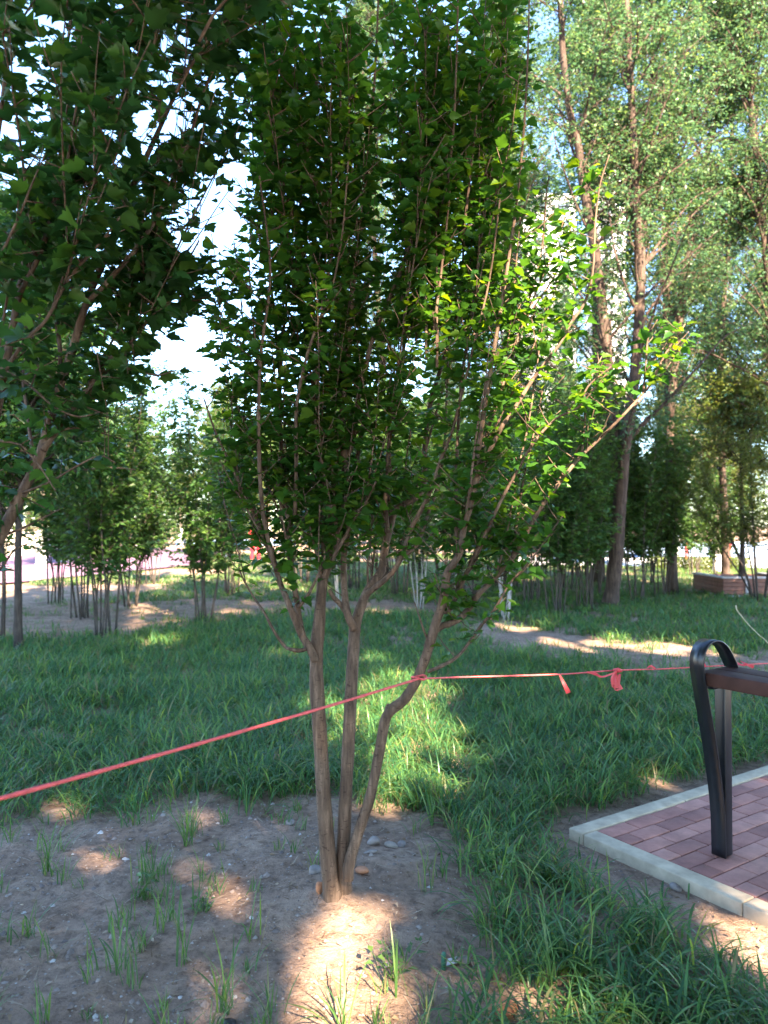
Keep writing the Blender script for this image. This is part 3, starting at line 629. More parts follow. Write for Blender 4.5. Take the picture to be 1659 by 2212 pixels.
# ------------------------------------------------------------------ tall trees
def crown_tree(trunks, zlo, H, R, nb, seed, leaf=0.055, sub=7, tw=5, per=14, tmpl=(LQ_V, LQ_F), shape=None, droop=0.25, twig_len=0.5, filt=None, leaf_keep=None, sides=7, upang=(0.5, 1.2)):
    """trunks: list of (points, r0, r1) in local space. Returns (wood Geo, leaf Geo)."""
    global rng
    keep_rng = rng; rng = np.random.default_rng(seed)
    wood = Geo(); leaves = Geo(); PP = []; DD = []
    carriers = []
    for pts, r0, r1 in trunks:
        p = smooth_path(pts, 6); rr = np.linspace(r0, r1, len(p)) * (1 + 0.06 * (rng.random(len(p)) - 0.5))
        if pts[0][2] < 0.2: rr[:3] *= np.array([1.35, 1.15, 1.05])
        wood.tube(p, rr, sides + 4, wob=0.08); carriers.append((p, rr))
    ga = rng.uniform(0, 6.28)
    for bi in range(nb):
        p, rr = carriers[rng.integers(0, len(carriers))]
        zs = p[:, 2]; cand = np.where(zs > zlo)[0]
        if len(cand) == 0: continue
        i = cand[rng.integers(0, len(cand))]; s0 = p[i]; hgt_ = (s0[2] - zlo) / max(0.1, H - zlo)
        ga += 2.399 + rng.normal(0, 0.3)
        L = R * (shape(hgt_) if shape else (0.95 - 0.55 * hgt_)) * rng.uniform(0.6, 1.15)
        ua = rng.uniform(*upang); d = np.array([math.cos(ga), math.sin(ga), ua]); d /= np.linalg.norm(d)
        q = [s0]; dd = d.copy()
        for j in range(5):
            dd = dd + rng.normal(0, 0.12, 3) + np.array([0, 0, -droop * 0.3 * j / 4]); dd /= np.linalg.norm(dd); q.append(q[-1] + dd * L / 5)
        q = smooth_path(q, 2); r0 = min(rr[i] * 0.5, 0.012 + 0.008 * L)
        if filt is None or filt(q).mean() > 0.8: wood.tube(q, np.linspace(r0, 0.006, len(q)), 5, cap=False)
        for s_ in range(sub):
            f = rng.uniform(0.25, 1.0); k = int(f * (len(q) - 1)); b0 = q[k]
            a2 = rng.uniform(0, 6.28); e = np.array([math.cos(a2), math.sin(a2), rng.uniform(-0.15, 0.75)]) + dd * 0.5; e /= np.linalg.norm(e)
            L2 = L * rng.uniform(0.18, 0.42) * (1.15 - 0.4 * f)
            b = np.array([b0, b0 + e * L2 * 0.5 + [0, 0, 0.03], b0 + e * L2 + [0, 0, -droop * L2 * 0.3]])
            if filt is None or filt(b).all(): wood.tube(b, [0.008, 0.006, 0.004], 4, cap=False)
            for t_ in range(tw):
                g_ = rng.uniform(0.2, 1.0); c0 = b[0] * (1 - g_) + b[2] * g_
                e2 = rng.normal(0, 1, 3) * [1, 1, 0.6] + e * 0.6; e2 /= np.linalg.norm(e2)
                L3 = twig_len * rng.uniform(0.6, 1.3)
                c = np.array([c0, c0 + e2 * L3 * 0.55, c0 + e2 * L3 + [0, 0, -droop * L3]])
                if t_ < 2 and filt is None: wood.tube(c, [0.004, 0.003, 0.0018], 3, cap=False)
                u = rng.random(per)[:, None]; base = (1 - u) ** 2 * c[0] + 2 * u * (1 - u) * c[1] + u ** 2 * c[2]
                base = base + rng.normal(0, 0.025, (per, 3))
                dl = rng.normal(0, 1, (per, 3)) * [1, 1, 0.45] + e2 * 0.5 + [0, 0, -0.3]
                PP.append(base); DD.append(dl)
    PP = np.concatenate(PP); DD = np.concatenate(DD)
    if filt is not None:
        k = filt(PP); PP = PP[k]; DD = DD[k]
    if leaf_keep is not None:
        k = leaf_keep(PP); PP = PP[k]; DD = DD[k]
    put_leaves(leaves, PP, DD, leaf * rng.uniform(0.6, 1.25, len(PP)), tmpl[0], tmpl[1], None, 0.7)
    rng = keep_rng
    return wood, leaves
def tree_obj(name, loc, label, cat, group, wood, leaves, bark, lm, rz=0.0, sc=1.0):
    r = empty(name, loc, label, cat, group, rz); r.scale = (sc, sc, sc)
    wood.build('trunk', bark, r); leaves.build('crown', lm, r); return r

def loc_pts(pts, Y0, base, drift=0.0):
    out = []
    for i, (x, y) in enumerate(pts): out.append(at(x, y, Y0 + drift * i) - base)
    return out
EL = 'tall elms behind the small tree'
def elm(pxbase, trunks, label, seed, zlo, H, R, nb, r0, r1, forks=(), **k):
    base = gnd(*pxbase); Y0 = base[1]; base = np.array([base[0], Y0, hz(base[0], Y0) - 0.03])
    T = []
    for j, (pts, a, b_) in enumerate(trunks): T.append((loc_pts(pts, Y0, base, rng.uniform(-0.08, 0.08)), a, b_))
    T[0][0][0][2] = 0.0
    wd, lv = crown_tree(T, zlo, H, R, nb, seed, upang=(0.9, 2.4), leaf_keep=lambda P: ~((P[:, 1] < -0.35) & (np.random.default_rng(seed).random(len(P)) < 0.5)), **k)
    return tree_obj('elm_tree', tuple(base), label, 'tree', EL, wd, lv, M['bark_elm'], M['elm_leaf'])
E1 = elm((1318, 1310), [
    ([(1318, 1310), (1328, 1230), (1336, 1120), (1342, 1040), (1350, 960), (1362, 880), (1374, 780), (1383, 640), (1384, 553), (1374, 434), (1366, 260), (1358, 100), (1350, -60), (1345, -250)], 0.14, 0.045),
    ([(1340, 1000), (1326, 930), (1316, 850), (1310, 760), (1298, 640), (1282, 520), (1272, 467), (1260, 400), (1250, 320), (1233, 250), (1218, 140), (1210, 0), (1200, -200)], 0.12, 0.045),
    ([(1383, 560), (1390, 480), (1393, 380), (1400, 280), (1410, 150), (1412, -80)], 0.07, 0.03)],
    'thick elm with a furrowed brown trunk leaning slightly right beside the soil path', 11, 2.4, 12.5, 3.3, 120, 0.17, 0.05, leaf=0.076, droop=0.5, sub=8, tw=5, per=16)
E2 = elm((1292, 1262), [
    ([(1292, 1262), (1294, 1050), (1290, 800), (1284, 600), (1276, 430), (1270, 330), (1282, 235), (1264, 140), (1258, 0), (1250, -200)], 0.13, 0.04),
    ([(1282, 235), (1296, 160), (1302, 60), (1306, -150)], 0.08, 0.03)],
    'elm with a pale forked upper trunk seen above the thick leaning elm', 12, 4.5, 15.0, 3.4, 90, 0.13, 0.04, leaf=0.08, droop=0.45, sub=8, tw=5, per=15)
E3 = elm((1452, 1285), [
    ([(1452, 1285), (1450, 1100), (1446, 900), (1441, 700), (1440, 553), (1444, 367), (1456, 240), (1500, 127), (1490, 40), (1484, -150)], 0.11, 0.035),
    ([(1446, 900), (1470, 660), (1490, 520), (1500, 430), (1532, 317), (1560, 210), (1570, 100), (1590, -100)], 0.10, 0.035)],
    'elm with two diverging dark trunks in the upper right', 13, 3.6, 13.5, 3.2, 85, 0.11, 0.035, leaf=0.076, droop=0.5, sub=8, tw=5, per=16)
E4 = elm((1700, 1290), [
    ([(1700, 1290), (1690, 1000), (1670, 700), (1640, 400), (1620, 200), (1600, -100)], 0.12, 0.035)],
    'elm at the right edge with sprays of hanging twigs', 14, 1.9, 13.5, 3.4, 100, 0.12, 0.035, leaf=0.076, droop=0.7, sub=8, tw=5, per=16)
E7 = elm((1568, 1268), [
    ([(1568, 1268), (1566, 1150), (1560, 1000), (1556, 850), (1560, 700), (1575, 500), (1580, 300), (1590, 50)], 0.10, 0.03)],
    'elm with low hanging foliage between the diverging trunks and the right edge', 17, 2.2, 11.0, 3.2, 65, 0.1, 0.03, leaf=0.085, droop=0.7, sub=8, tw=5, per=15)
E5 = elm((1080, 1268), [
    ([(1080, 1268), (1085, 1000), (1095, 700), (1100, 400), (1090, 150), (1085, -150)], 0.11, 0.035)],
    'slender elm behind the main crown, bright leaves above it', 15, 4.0, 15.0, 3.0, 140, 0.11, 0.035, leaf=0.08, droop=0.45, sub=8, tw=5, per=15)
E6 = elm((830, 1256), [
    ([(830, 1256), (830, 1000), (820, 700), (800, 400), (790, 150), (780, -150)], 0.11, 0.035)],
    'elm hidden behind the main crown with yellow green top leaves', 16, 5.0, 17.0, 2.8, 140, 0.11, 0.035, leaf=0.08, droop=0.45, sub=7, tw=5, per=15)
# more distant copies
FAR = 'distant trees beyond the plaza'
def far_copy(src, px, pyb, sc, label, rz=None):
    b = gnd(px, pyb); return copy_thing(src, (b[0], b[1], -0.05), rng.uniform(0, 6.28) if rz is None else rz, sc, label, FAR)
far_copy(E4, 1560, 1215, 1.1, 'distant elm behind the brown planter, sunlit sparse crown')
far_copy(E5, 1700, 1222, 1.05, 'distant elm beyond the right edge of the brown planter')
far_copy(E3, 1420, 1204, 1.0, 'distant elm between the forked elms and the court')
far_copy(E4, 1190, 1206, 0.95, 'distant elm behind the right side of the main crown')
far_copy(E5, 960, 1204, 0.9, 'distant elm straight behind the main crown')
far_copy(E4, 700, 1202, 0.72, 'distant sunlit elm left of the main crown base')

# whitewashed street trees in the sun
wd, lv = crown_tree([([(0, 0, 0), (0.03, 0, 1.5), (0.0, 0.05, 3.2), (0.1, 0, 5.0), (0.05, 0, 7.0)], 0.16, 0.03)], 2.2, 7.5, 2.3, 60, 31, leaf=0.10, sub=6, tw=4, per=16, droop=0.2, upang=(0.4, 1.4))
b = gnd(88, 1232)
W1 = tree_obj('street_tree', (b[0], b[1], 0), 'sunlit tree with whitewashed trunk on the mauve paving, leftmost', 'tree', 'trees with whitewashed trunks', wd, lv, M['bark_white'], M['gold_leaf'])
for px, pyb, sc, lab in [(140, 1216, 1.0, 'sunlit tree with thin whitewashed trunk right of the thicker white trunk'), (1551, 1236, 0.85, 'tree with broad whitewashed trunk left of the brown planter'),
                         (1460, 1226, 0.9, 'tree with whitewashed trunk right of the thick elm'), (265, 1200, 0.72, 'yellow green tree above the left clump of thin stems'),
                         (300, 1198, 0.95, 'tallest yellow green tree under the pale sky gap'), (480, 1206, 1.05, 'yellow green tree left of the main crown, above the red figure'),
                         (580, 1192, 1.0, 'far yellow green tree behind the left limbs of the main tree'), (390, 1180, 1.0, 'far small tree under the brightest sky'), (20, 1190, 1.3, 'far tree behind the dark left crown')]:
    b = gnd(px, pyb); copy_thing(W1, (b[0], b[1], 0), rng.uniform(0, 6.28), sc, lab, 'trees with whitewashed trunks')

# dense belt of trees far beyond the plaza and the court
def belt_tree(seed, H, R, low):
    global rng
    keep_rng = rng; rng = np.random.default_rng(seed); wood = Geo(); leaves = Geo()
    tp = smooth_path([(0, 0, 0), (0.1, 0, H * 0.3), (0, 0.1, H * 0.6), (0.1, 0, H * 0.92)], 4); wood.tube(tp, np.linspace(0.2, 0.04, len(tp)), 8)
    PP = []
    for k in range(95):
        t = rng.uniform(low, 1); a = rng.uniform(0, 6.28); rr = R * (math.sin(math.pi * min(1, 0.18 + 0.8 * (t - low) / (1 - low))) ** 0.7) * rng.uniform(0.35, 1.05)
        c = np.array([rr * math.cos(a), rr * math.sin(a), t * H]); s0 = np.array([0, 0, max(0.6, t * H - rr * 0.8)])
        b_ = smooth_path([s0, (s0 + c) / 2 + [0, 0, 0.15], c], 3); wood.tube(b_, np.linspace(0.05, 0.012, len(b_)), 4, cap=False)
        n_ = int(rng.uniform(90, 170)); PP.append(c + rng.normal(0, 1, (n_, 3)) * np.array([0.55, 0.55, 0.38]) * rng.uniform(0.7, 1.3))
    PP = np.concatenate(PP); put_leaves(leaves, PP, rng.normal(0, 1, PP.shape), rng.uniform(0.12, 0.26, len(PP)), LQ_V, LQ_F, None, 0.8)
    rng = keep_rng; return wood, leaves
BT = 'belt of leafy trees beyond the plaza and the court'
M['belt_leaf'] = leaf_mat('belt_leaf', [(0.0, (0.045, 0.085, 0.02)), (0.5, (0.065, 0.115, 0.025)), (1.0, (0.11, 0.15, 0.03))], trans=0.35)
bl1 = belt_tree(51, 9.0, 3.0, 0.10); bl2 = belt_tree(52, 12.0, 3.4, 0.14)
b = gnd(470, 1176); B1 = tree_obj('leafy_tree', (b[0], b[1], 0), 'round sunlit tree above the red-clothed person', 'tree', BT, bl1[0], bl1[1], M['bark_shrub'], M['belt_leaf'])
b = gnd(235, 1170); B2 = tree_obj('leafy_tree', (b[0], b[1], 0), 'tall sunlit tree just below the dark left crown', 'tree', BT, bl2[0], bl2[1], M['bark_shrub'], M['belt_leaf'])
for src, px, pyb, sc, lab in [(B1, 345, 1168, 0.8, 'lower belt tree under the bright sky between the trees'), (B1, 570, 1178, 1.05, 'belt tree behind the left limbs of the main tree'), (B2, 660, 1172, 1.0, 'belt tree behind the left stem of the main tree'),
        (B1, 745, 1178, 1.15, 'belt tree straight behind the middle stem'), (B2, 830, 1176, 0.95, 'belt tree behind the middle of the main crown'), (B1, 915, 1178, 1.2, 'belt tree between the middle and right stems'),
        (B2, 1000, 1176, 1.0, 'belt tree behind the right stem of the main tree'), (B1, 1085, 1178, 1.2, 'belt tree behind the whitish-stemmed shrub'), (B2, 1165, 1174, 0.9, 'belt tree in front of the broad tower'),
        (B1, 1245, 1174, 1.1, 'belt tree left of the thick elm trunk'), (B2, 1335, 1168, 0.85, 'belt tree behind the thick elm trunk'), (B1, 1420, 1166, 1.0, 'belt tree at the back of the court, left part'), (B2, 1510, 1166, 0.9, 'belt tree at the back of the court, middle part'),
        (B1, 1600, 1166, 1.1, 'belt tree at the back of the court above the planter'), (B2, 1700, 1168, 1.0, 'belt tree at the back of the court, right end'), (B1, 150, 1172, 1.0, 'belt tree behind the two whitewashed trunks at the left'), (B2, 60, 1172, 1.0, 'belt tree behind the cream wall'), (B1, -40, 1174, 1.2, 'belt tree at the left end of the belt'),
        (B1, 410, 1160, 0.9, 'farthest belt tree at the left of the main tree')]:
    b = gnd(px, pyb); copy_thing(src, (b[0], b[1], 0), rng.uniform(0, 6.28), sc, lab, BT)

# ------------------------------------------------------------------ multi-stem shrubs in the middle distance
def shrub(seed, H, spread, nst, zleaf, leaf, r0=0.013, curve=0.5, per=1.0):
    global rng
    keep_rng = rng; rng = np.random.default_rng(seed); wood = Geo(); LF = Leafy()
    for s_ in range(nst):
        a = 6.28 * s_ / nst + rng.uniform(-0.4, 0.4); o = np.array([math.cos(a), math.sin(a), 0]) * rng.uniform(0.03, 0.16)
        lean = np.array([math.cos(a), math.sin(a), 0]) * spread * rng.uniform(0.35, 1.0); h = H * rng.uniform(0.75, 1.05)
        p = [o + lean * (t ** (1.0 + curve)) + np.array([rng.normal(0, 0.02), rng.normal(0, 0.02), h * t - (0.03 if t == 0 else 0)]) for t in np.linspace(0, 1, 6)]
        p = smooth_path(p, 3); rr = np.linspace(r0 * rng.uniform(0.7, 1.2), 0.003, len(p)); wood.tube(p, rr, 6)
        P, T, f, Ln = along(p, 0.045 / per)
        for j in range(len(P)):
            if P[j][2] < zleaf * rng.uniform(0.8, 1.2): continue
            a2 = rng.uniform(0, 6.28); d = np.array([math.cos(a2), math.sin(a2), rng.uniform(0.2, 1.3)]); d /= np.linalg.norm(d)
            L2 = rng.uniform(0.2, 0.62) * (1.15 - 0.55 * f[j]); q = np.array([P[j], P[j] + d * L2 * 0.5, P[j] + d * L2 + [0, 0, -0.02]])
            wood.tube(q, [0.004, 0.003, 0.0015], 3, cap=False); LF.shoot(q, 0.015 / per, leaf, 0.05, 0.25, young=False)
        LF.shoot(p, 0.03, leaf, zleaf / H, 0.25, young=False)
    lv = Geo(); P_, D_, S_, T_ = LF.arrays(); put_leaves(lv, P_, D_, S_, LS_V, LS_F, None, 0.5)
    rng = keep_rng
    return wood, lv
SH = 'multi-stem shrubs in the middle distance'
def new_shrub(px, pyb, label, wl, bark, lm, rz=0.0, sc=1.0):
    b = gnd(px, pyb); return tree_obj('shrub', (b[0], b[1], hz(b[0], b[1])), label, 'shrub', SH, wl[0], wl[1], bark, lm, rz, sc)
sA = new_shrub(228, 1372, 'clump of thin dark stems left of the two pale-stemmed clumps', shrub(41, 3.3, 0.75, 8, 0.78, 0.085), M['bark_shrub'], M['shrub_leaf'], 0.0, 1.12)
sB = new_shrub(446, 1342, 'vase-shaped shrub with pale grey stem bases left of the main tree', shrub(42, 3.4, 0.85, 7, 0.72, 0.085), M['bark_shrub'], M['shrub_leaf'], 0.0, 1.1)
sC = new_shrub(1092, 1338, 'shrub with whitish stems close behind the right limb of the main tree', shrub(43, 2.8, 0.65, 6, 0.85, 0.085), M['bark_pale'], M['shrub_leaf'])
sD = new_shrub(1640, 1303, 'wide yellow green shrub with black stems at the right edge', shrub(44, 3.1, 1.5, 10, 1.05, 0.07, 0.022, 0.1, 1.2), M['bark_dark'], M['gold_leaf'])
def sh_copy(src, px, pyb, sc, label, rz):
    b = gnd(px, pyb); return copy_thing(src, (b[0], b[1], hz(b[0], b[1])), rz, sc, label, SH)
for (src, px, pyb, sc, rz, lab) in [
    (sB, 1205, 1325, 1.12, 1.0, 'shrub with splayed stems left of the thick elm trunk'),
    (sA, 1262, 1318, 1.1, 2.0, 'shrub of upright thin stems touching the left side of the thick elm'),
    (sB, 1372, 1300, 1.15, 3.0, 'shrub just right of the thick elm trunk'),
    (sA, 1432, 1292, 1.1, 4.0, 'second shrub right of the thick elm, in front of the court'),
    (sC, 735, 1330, 0.95, 0.5, 'pale-stemmed shrub seen between the stems of the main tree'),
    (sC, 905, 1312, 1.0, 2.2, 'shrub with two white stems between the middle and right stems'),
    (sA, 1150, 1300, 1.25, 5.0, 'dark shrub behind the whitish-stemmed one'),
    (sB, 1020, 1290, 1.3, 0.3, 'dark shrub in shadow behind the right stem of the main tree'),
    (sA, 860, 1285, 1.35, 1.3, 'dense shrub in shadow behind the middle of the main tree'),
    (sB, 960, 1272, 1.45, 2.6, 'deep green shrub in the row behind the main tree'),
    (sA, 1110, 1270, 1.5, 3.7, 'tall shrub in the back row left of the thick elm'),
    (sB, 1215, 1275, 1.45, 4.4, 'tall shrub in the back row touching the thick elm'),
    (sA, 760, 1270, 1.45, 5.5, 'shrub in the back row behind the left stem of the main tree'),
    (sB, 660, 1262, 1.4, 0.9, 'shrub right of the red-clothed person'),
    (sA, 1320, 1262, 1.45, 1.9, 'shrub behind the thick elm trunk'),
    (sB, 1550, 1262, 0.95, 3.3, 'small shrub left of the brown planter'),
    (sA, 120, 1300, 1.1, 2.9, 'shrub behind the dark straight trunk at the left'),
    (sB, 330, 1262, 1.2, 2.0, 'shrub between the two clumps, further back on the soil'),
    (sA, -30, 1330, 1.2, 0.2, 'shrub at the left edge behind the leaning stem'),
    (sB, 1500, 1245, 1.1, 5.1, 'far shrub beside the pale road'),
    (sA, 905, 1240, 1.5, 4.9, 'far shrub in the gap behind the main tree'),
    (sB, 1290, 1290, 1.25, 0.4, 'dark shrub half hidden by the thick elm trunk'),
    (sA, 1060, 1252, 1.6, 0.9, 'far tall shrub behind the whitish-stemmed shrub'),
    (sB, 1165, 1248, 1.6, 2.2, 'far tall shrub left of the splayed shrub'),
    (sA, 815, 1255, 1.5, 3.1, 'far tall shrub behind the middle stem'),
    (sB, 715, 1248, 1.5, 4.1, 'far tall shrub behind the left stem'),
    (sA, 1250, 1246, 1.6, 5.2, 'far tall shrub left behind the thick elm trunk'),
    (sB, 1405, 1262, 1.3, 0.1, 'shrub behind the pair right of the thick elm'),
    (sA, 180, 1330, 1.25, 4.2, 'shrub just behind the clump of thin dark stems'),
    (sB, 290, 1310, 1.2, 1.1, 'shrub between the dark clump and the vase-shaped shrub'),
    (sA, 500, 1290, 1.15, 5.9, 'shrub behind the vase-shaped shrub, left of the red-clothed person')]:
    sh_copy(src, px, pyb, sc, lab, rz)

# straight dark trunks at the left edge
wd, lv = crown_tree([([(0, 0, -0.05), (-0.01, 0, 0.6), (-0.02, 0.02, 1.5), (0.03, 0.02, 2.6), (0.05, 0, 4.0), (0.0, 0, 5.0)], 0.052, 0.02)], 1.35, 5.4, 1.7, 60, 33, leaf=0.095, sub=6, tw=5, per=14, tmpl=(LS_V, LS_F), droop=0.2, upang=(0.5, 1.5), twig_len=0.35)
b = gnd(40, 1405); tree_obj('young_tree', (b[0], b[1], 0), 'tree with one straight dark trunk near the left edge', 'tree', None, wd, lv, M['bark_dark'], M['leaf_shaded'])
b = gnd(4, 1392); t2 = empty('young_tree', (b[0], b[1], 0), 'thinner dark trunk at the very left edge', 'tree')
wd, lv = crown_tree([([(0, 0, -0.05), (0.02, 0, 0.8), (-0.05, 0.02, 2.0), (0.0, 0.02, 3.5)], 0.03, 0.012), ([(0.1, 0.1, -0.05), (0.14, 0.1, 0.8), (0.2, 0.12, 2.0), (0.3, 0.1, 3.5)], 0.018, 0.008)], 1.9, 3.8, 0.9, 24, 34, leaf=0.075, sub=5, tw=4, per=10, tmpl=(LS_V, LS_F), droop=0.2, twig_len=0.3)
wd.build('trunk', M['bark_dark'], t2); lv.build('crown', M['leaf_shaded'], t2)

# ------------------------------------------------------------------ grass
def blades(geo, base, az, length, width, lean, curl, segs=4, tint=None):
    """arching strips; base (n,3), az heading, lean start angle from vertical, curl total bend"""
    n_ = len(base); t = np.linspace(0, 1, segs + 1)
    ang = lean[:, None] + curl[:, None] * t[None, :] ** 1.3
    ds = (length / segs)[:, None]
    r = np.concatenate([np.zeros((n_, 1)), np.cumsum(np.sin(ang[:, :-1]) * ds, 1)], 1)
    z = np.concatenate([np.zeros((n_, 1)), np.cumsum(np.cos(ang[:, :-1]) * ds, 1)], 1)
    hx = np.cos(az)[:, None]; hy = np.sin(az)[:, None]
    C = np.stack([base[:, 0:1] + hx * r, base[:, 1:2] + hy * r, base[:, 2:3] + z], -1)
    wd_ = width[:, None] * np.array([0.75] + [1.0] * (segs - 2) + [0.62, 0.06])[None, :]
    sx = -np.sin(az)[:, None] * wd_ / 2; sy = np.cos(az)[:, None] * wd_ / 2
    A = C.copy(); A[..., 0] += sx; A[..., 1] += sy
    B = C.copy(); B[..., 0] -= sx; B[..., 1] -= sy
    V = np.stack([A, B], 2).reshape(n_, -1, 3); K = 2 * (segs + 1)
    q = np.arange(segs)[:, None] * 2 + np.array([0, 1, 3, 2])[None, :]
    F = (q[None] + (np.arange(n_) * K)[:, None, None]).reshape(-1, 4)
    geo.add(V.reshape(-1, 3), F, None if tint is None else np.repeat(tint, K))
def tufts(geo, cx, cy, nb, L, W, spread=0.05, segs=4, cz=None, leanmax=0.9, curl=(0.9, 2.8), dry=0.09):
    n_ = len(cx); k = n_ * nb
    bx = np.repeat(cx, nb) + rng.normal(0, spread, k); by = np.repeat(cy, nb) + rng.normal(0, spread, k)
    ok = ~in_pave(bx, by, 0.02); bx = bx[ok]; by = by[ok]; k = len(bx)
    Lr = np.repeat(np.broadcast_to(L, (n_,)), nb)[ok]; Wr = np.repeat(np.broadcast_to(W, (n_,)), nb)[ok]
    head = np.repeat(rng.uniform(0, 6.28, n_), nb)[ok]
    az = np.where(rng.random(k) < 0.3, head + rng.normal(0, 0.6, k), rng.uniform(0, 6.28, k))
    blades(geo, np.stack([bx, by, hgt(bx, by) - 0.004], -1), az, Lr * rng.uniform(0.55, 1.2, k), Wr * rng.uniform(0.45, 1.45, k), rng.uniform(0.05, leanmax, k), rng.uniform(curl[0], curl[1], k), segs, (rng.random(k) < dry) * rng.uniform(0.4, 1, k))
BARE = [(-300, 1820), (0, 1800), (110, 1782), (230, 1775), (330, 1768), (420, 1745), (520, 1752), (610, 1742), (690, 1722), (800, 1722), (868, 1752), (925, 1800), (965, 1850), (990, 1900), (1015, 1950), (1060, 2010), (1080, 2070), (1050, 2130), (1000, 2180), (960, 2230), (950, 2600), (-300, 2600)]
PATHP = [(930, 1342), (1060, 1338), (1150, 1342), (1240, 1362), (1330, 1376), (1440, 1392), (1560, 1404), (1900, 1412), (1900, 1485), (1659, 1472), (1500, 1460), (1330, 1442), (1200, 1428), (1090, 1405), (1010, 1372)]
def dense_ok(px, py, X, Y):
    jx = px + (vnoise(X, Y, 5) - 0.5) * 90 + rng.normal(0, 16, np.shape(px)); jy = py + ((vnoise(X + 50, Y, 5) - 0.5) * 60 + rng.normal(0, 12, np.shape(px))) * np.clip((py - 1135) / 600, 0.15, 1)
    ok = ~inpoly(jx, jy, BARE) & ~inpoly(jx, jy, PATHP)
    top = np.interp(px, [-200, 250, 420, 600, 900, 1100, 1300, 1900], [1385, 1380, 1338, 1326, 1330, 1300, 1288, 1288])
    return ok & (jy > top)
def sample(y0, y1, xk, dens, seed):
    A = (y1 - y0) * 2 * xk(0.5 * (y0 + y1)); n_ = int(A * dens)
    Y = rng.uniform(y0, y1, n_); X = rng.uniform(-1, 1, n_) * xk(Y) if callable(xk) else None
    return X, Y
gg = Geo(); tot = 0
for (y0, y1, dens, nb, L, W, segs) in [(1.9, 3.2, 150, 17, 0.27, 0.0066, 6), (3.2, 4.6, 150, 17, 0.27, 0.0068, 5), (4.6, 6.2, 130, 16, 0.27, 0.0074, 5), (6.2, 8.5, 105, 15, 0.26, 0.0085, 4), (8.5, 12, 80, 13, 0.23, 0.010, 4), (12, 18, 46, 11, 0.22, 0.013, 3)]:
    X, Y = sample(y0, y1, lambda yy: 0.54 * yy + 0.35, dens, 1)
    px, py = proj(np.stack([X, Y, np.zeros_like(X)], -1))
    ok = dense_ok(px, py, X, Y) & ~in_pave(X, Y, 0.10 + 0.10 * rng.random(len(X)))
    # soil shows beside the kerb
    dxk = X - KC[0]; dyk = Y - KC[1]; a_ = dxk * KA[0] + dyk * KA[1]; b_ = dxk * KB[0] + dyk * KB[1]
    ok &= ~((a_ > -0.36) & (a_ < 0) & (b_ > 0.2) & (rng.random(len(X)) < 0.93))
    ok &= ~((b_ > -0.20) & (b_ < 0) & (a_ > 0.05) & (rng.random(len(X)) < 0.9))
    ok &= rng.random(len(X)) < np.clip(0.68 + 0.9 * vnoise(X, Y, 1.7), 0, 1)
    X = X[ok]; Y = Y[ok]
    dk = np.maximum(-((X - KC[0]) * KA[0] + (Y - KC[1]) * KA[1]), 0) * (((X - KC[0]) * KB[0] + (Y - KC[1]) * KB[1]) > 0)
    tufts(gg, X, Y, nb, L * (0.66 + 0.56 * vnoise(X, Y, 1.1)) * np.where(dk > 0, np.clip(0.4 + dk * 1.0, 0.4, 1), 1), W, 0.045, segs); tot += len(X)
tag(gg.build('grass', M['grass']), kind='stuff')
print('tufts', tot)
# sparse tufts on the bare soil and thin grass further back
gs = Geo()
X, Y = sample(2.0, 4.7, lambda yy: 0.54 * yy + 0.35, 26, 2); px, py = proj(np.stack([X, Y, 0 * X], -1))
ok = inpoly(px, py, BARE) & ((X - TB[0]) ** 2 + (Y - TB[1]) ** 2 > 0.10) & ~((np.abs(px - 715) < 95) & (py > 1960))
tufts(gs, X[ok], Y[ok], 10, rng.uniform(0.05, 0.17, ok.sum()), 0.0045, 0.016, 4, leanmax=0.6, curl=(0.2, 1.2))
X, Y = sample(8, 18, lambda yy: 0.54 * yy + 0.35, 9, 2); px, py = proj(np.stack([X, Y, 0 * X], -1))
ok = ~dense_ok(px, py, X, Y) & (vnoise(X, Y, 0.8) > 0.42)
tufts(gs, X[ok], Y[ok], 10, rng.uniform(0.06, 0.18, ok.sum()), 0.009, 0.05, 3)
X, Y = sample(15, 40, lambda yy: 0.54 * yy + 0.5, 17, 2); px, py = proj(np.stack([X, Y, 0 * X], -1))
ok = (vnoise(X, Y, 0.35) > np.where(px > 620, 0.18, 0.36)) & ~dense_ok(px, py, X, Y) & ~inpoly(px, py, [(-120, 1272), (40, 1262), (250, 1240), (425, 1222), (470, 1200), (430, 1188), (330, 1184), (-160, 1186)]) & ~((px > 1100) & (py < 1224))
tufts(gs, X[ok], Y[ok], 11, 0.16, 0.018, 0.10, 3)
tag(gs.build('sparse_grass', M['weed']), kind='stuff')

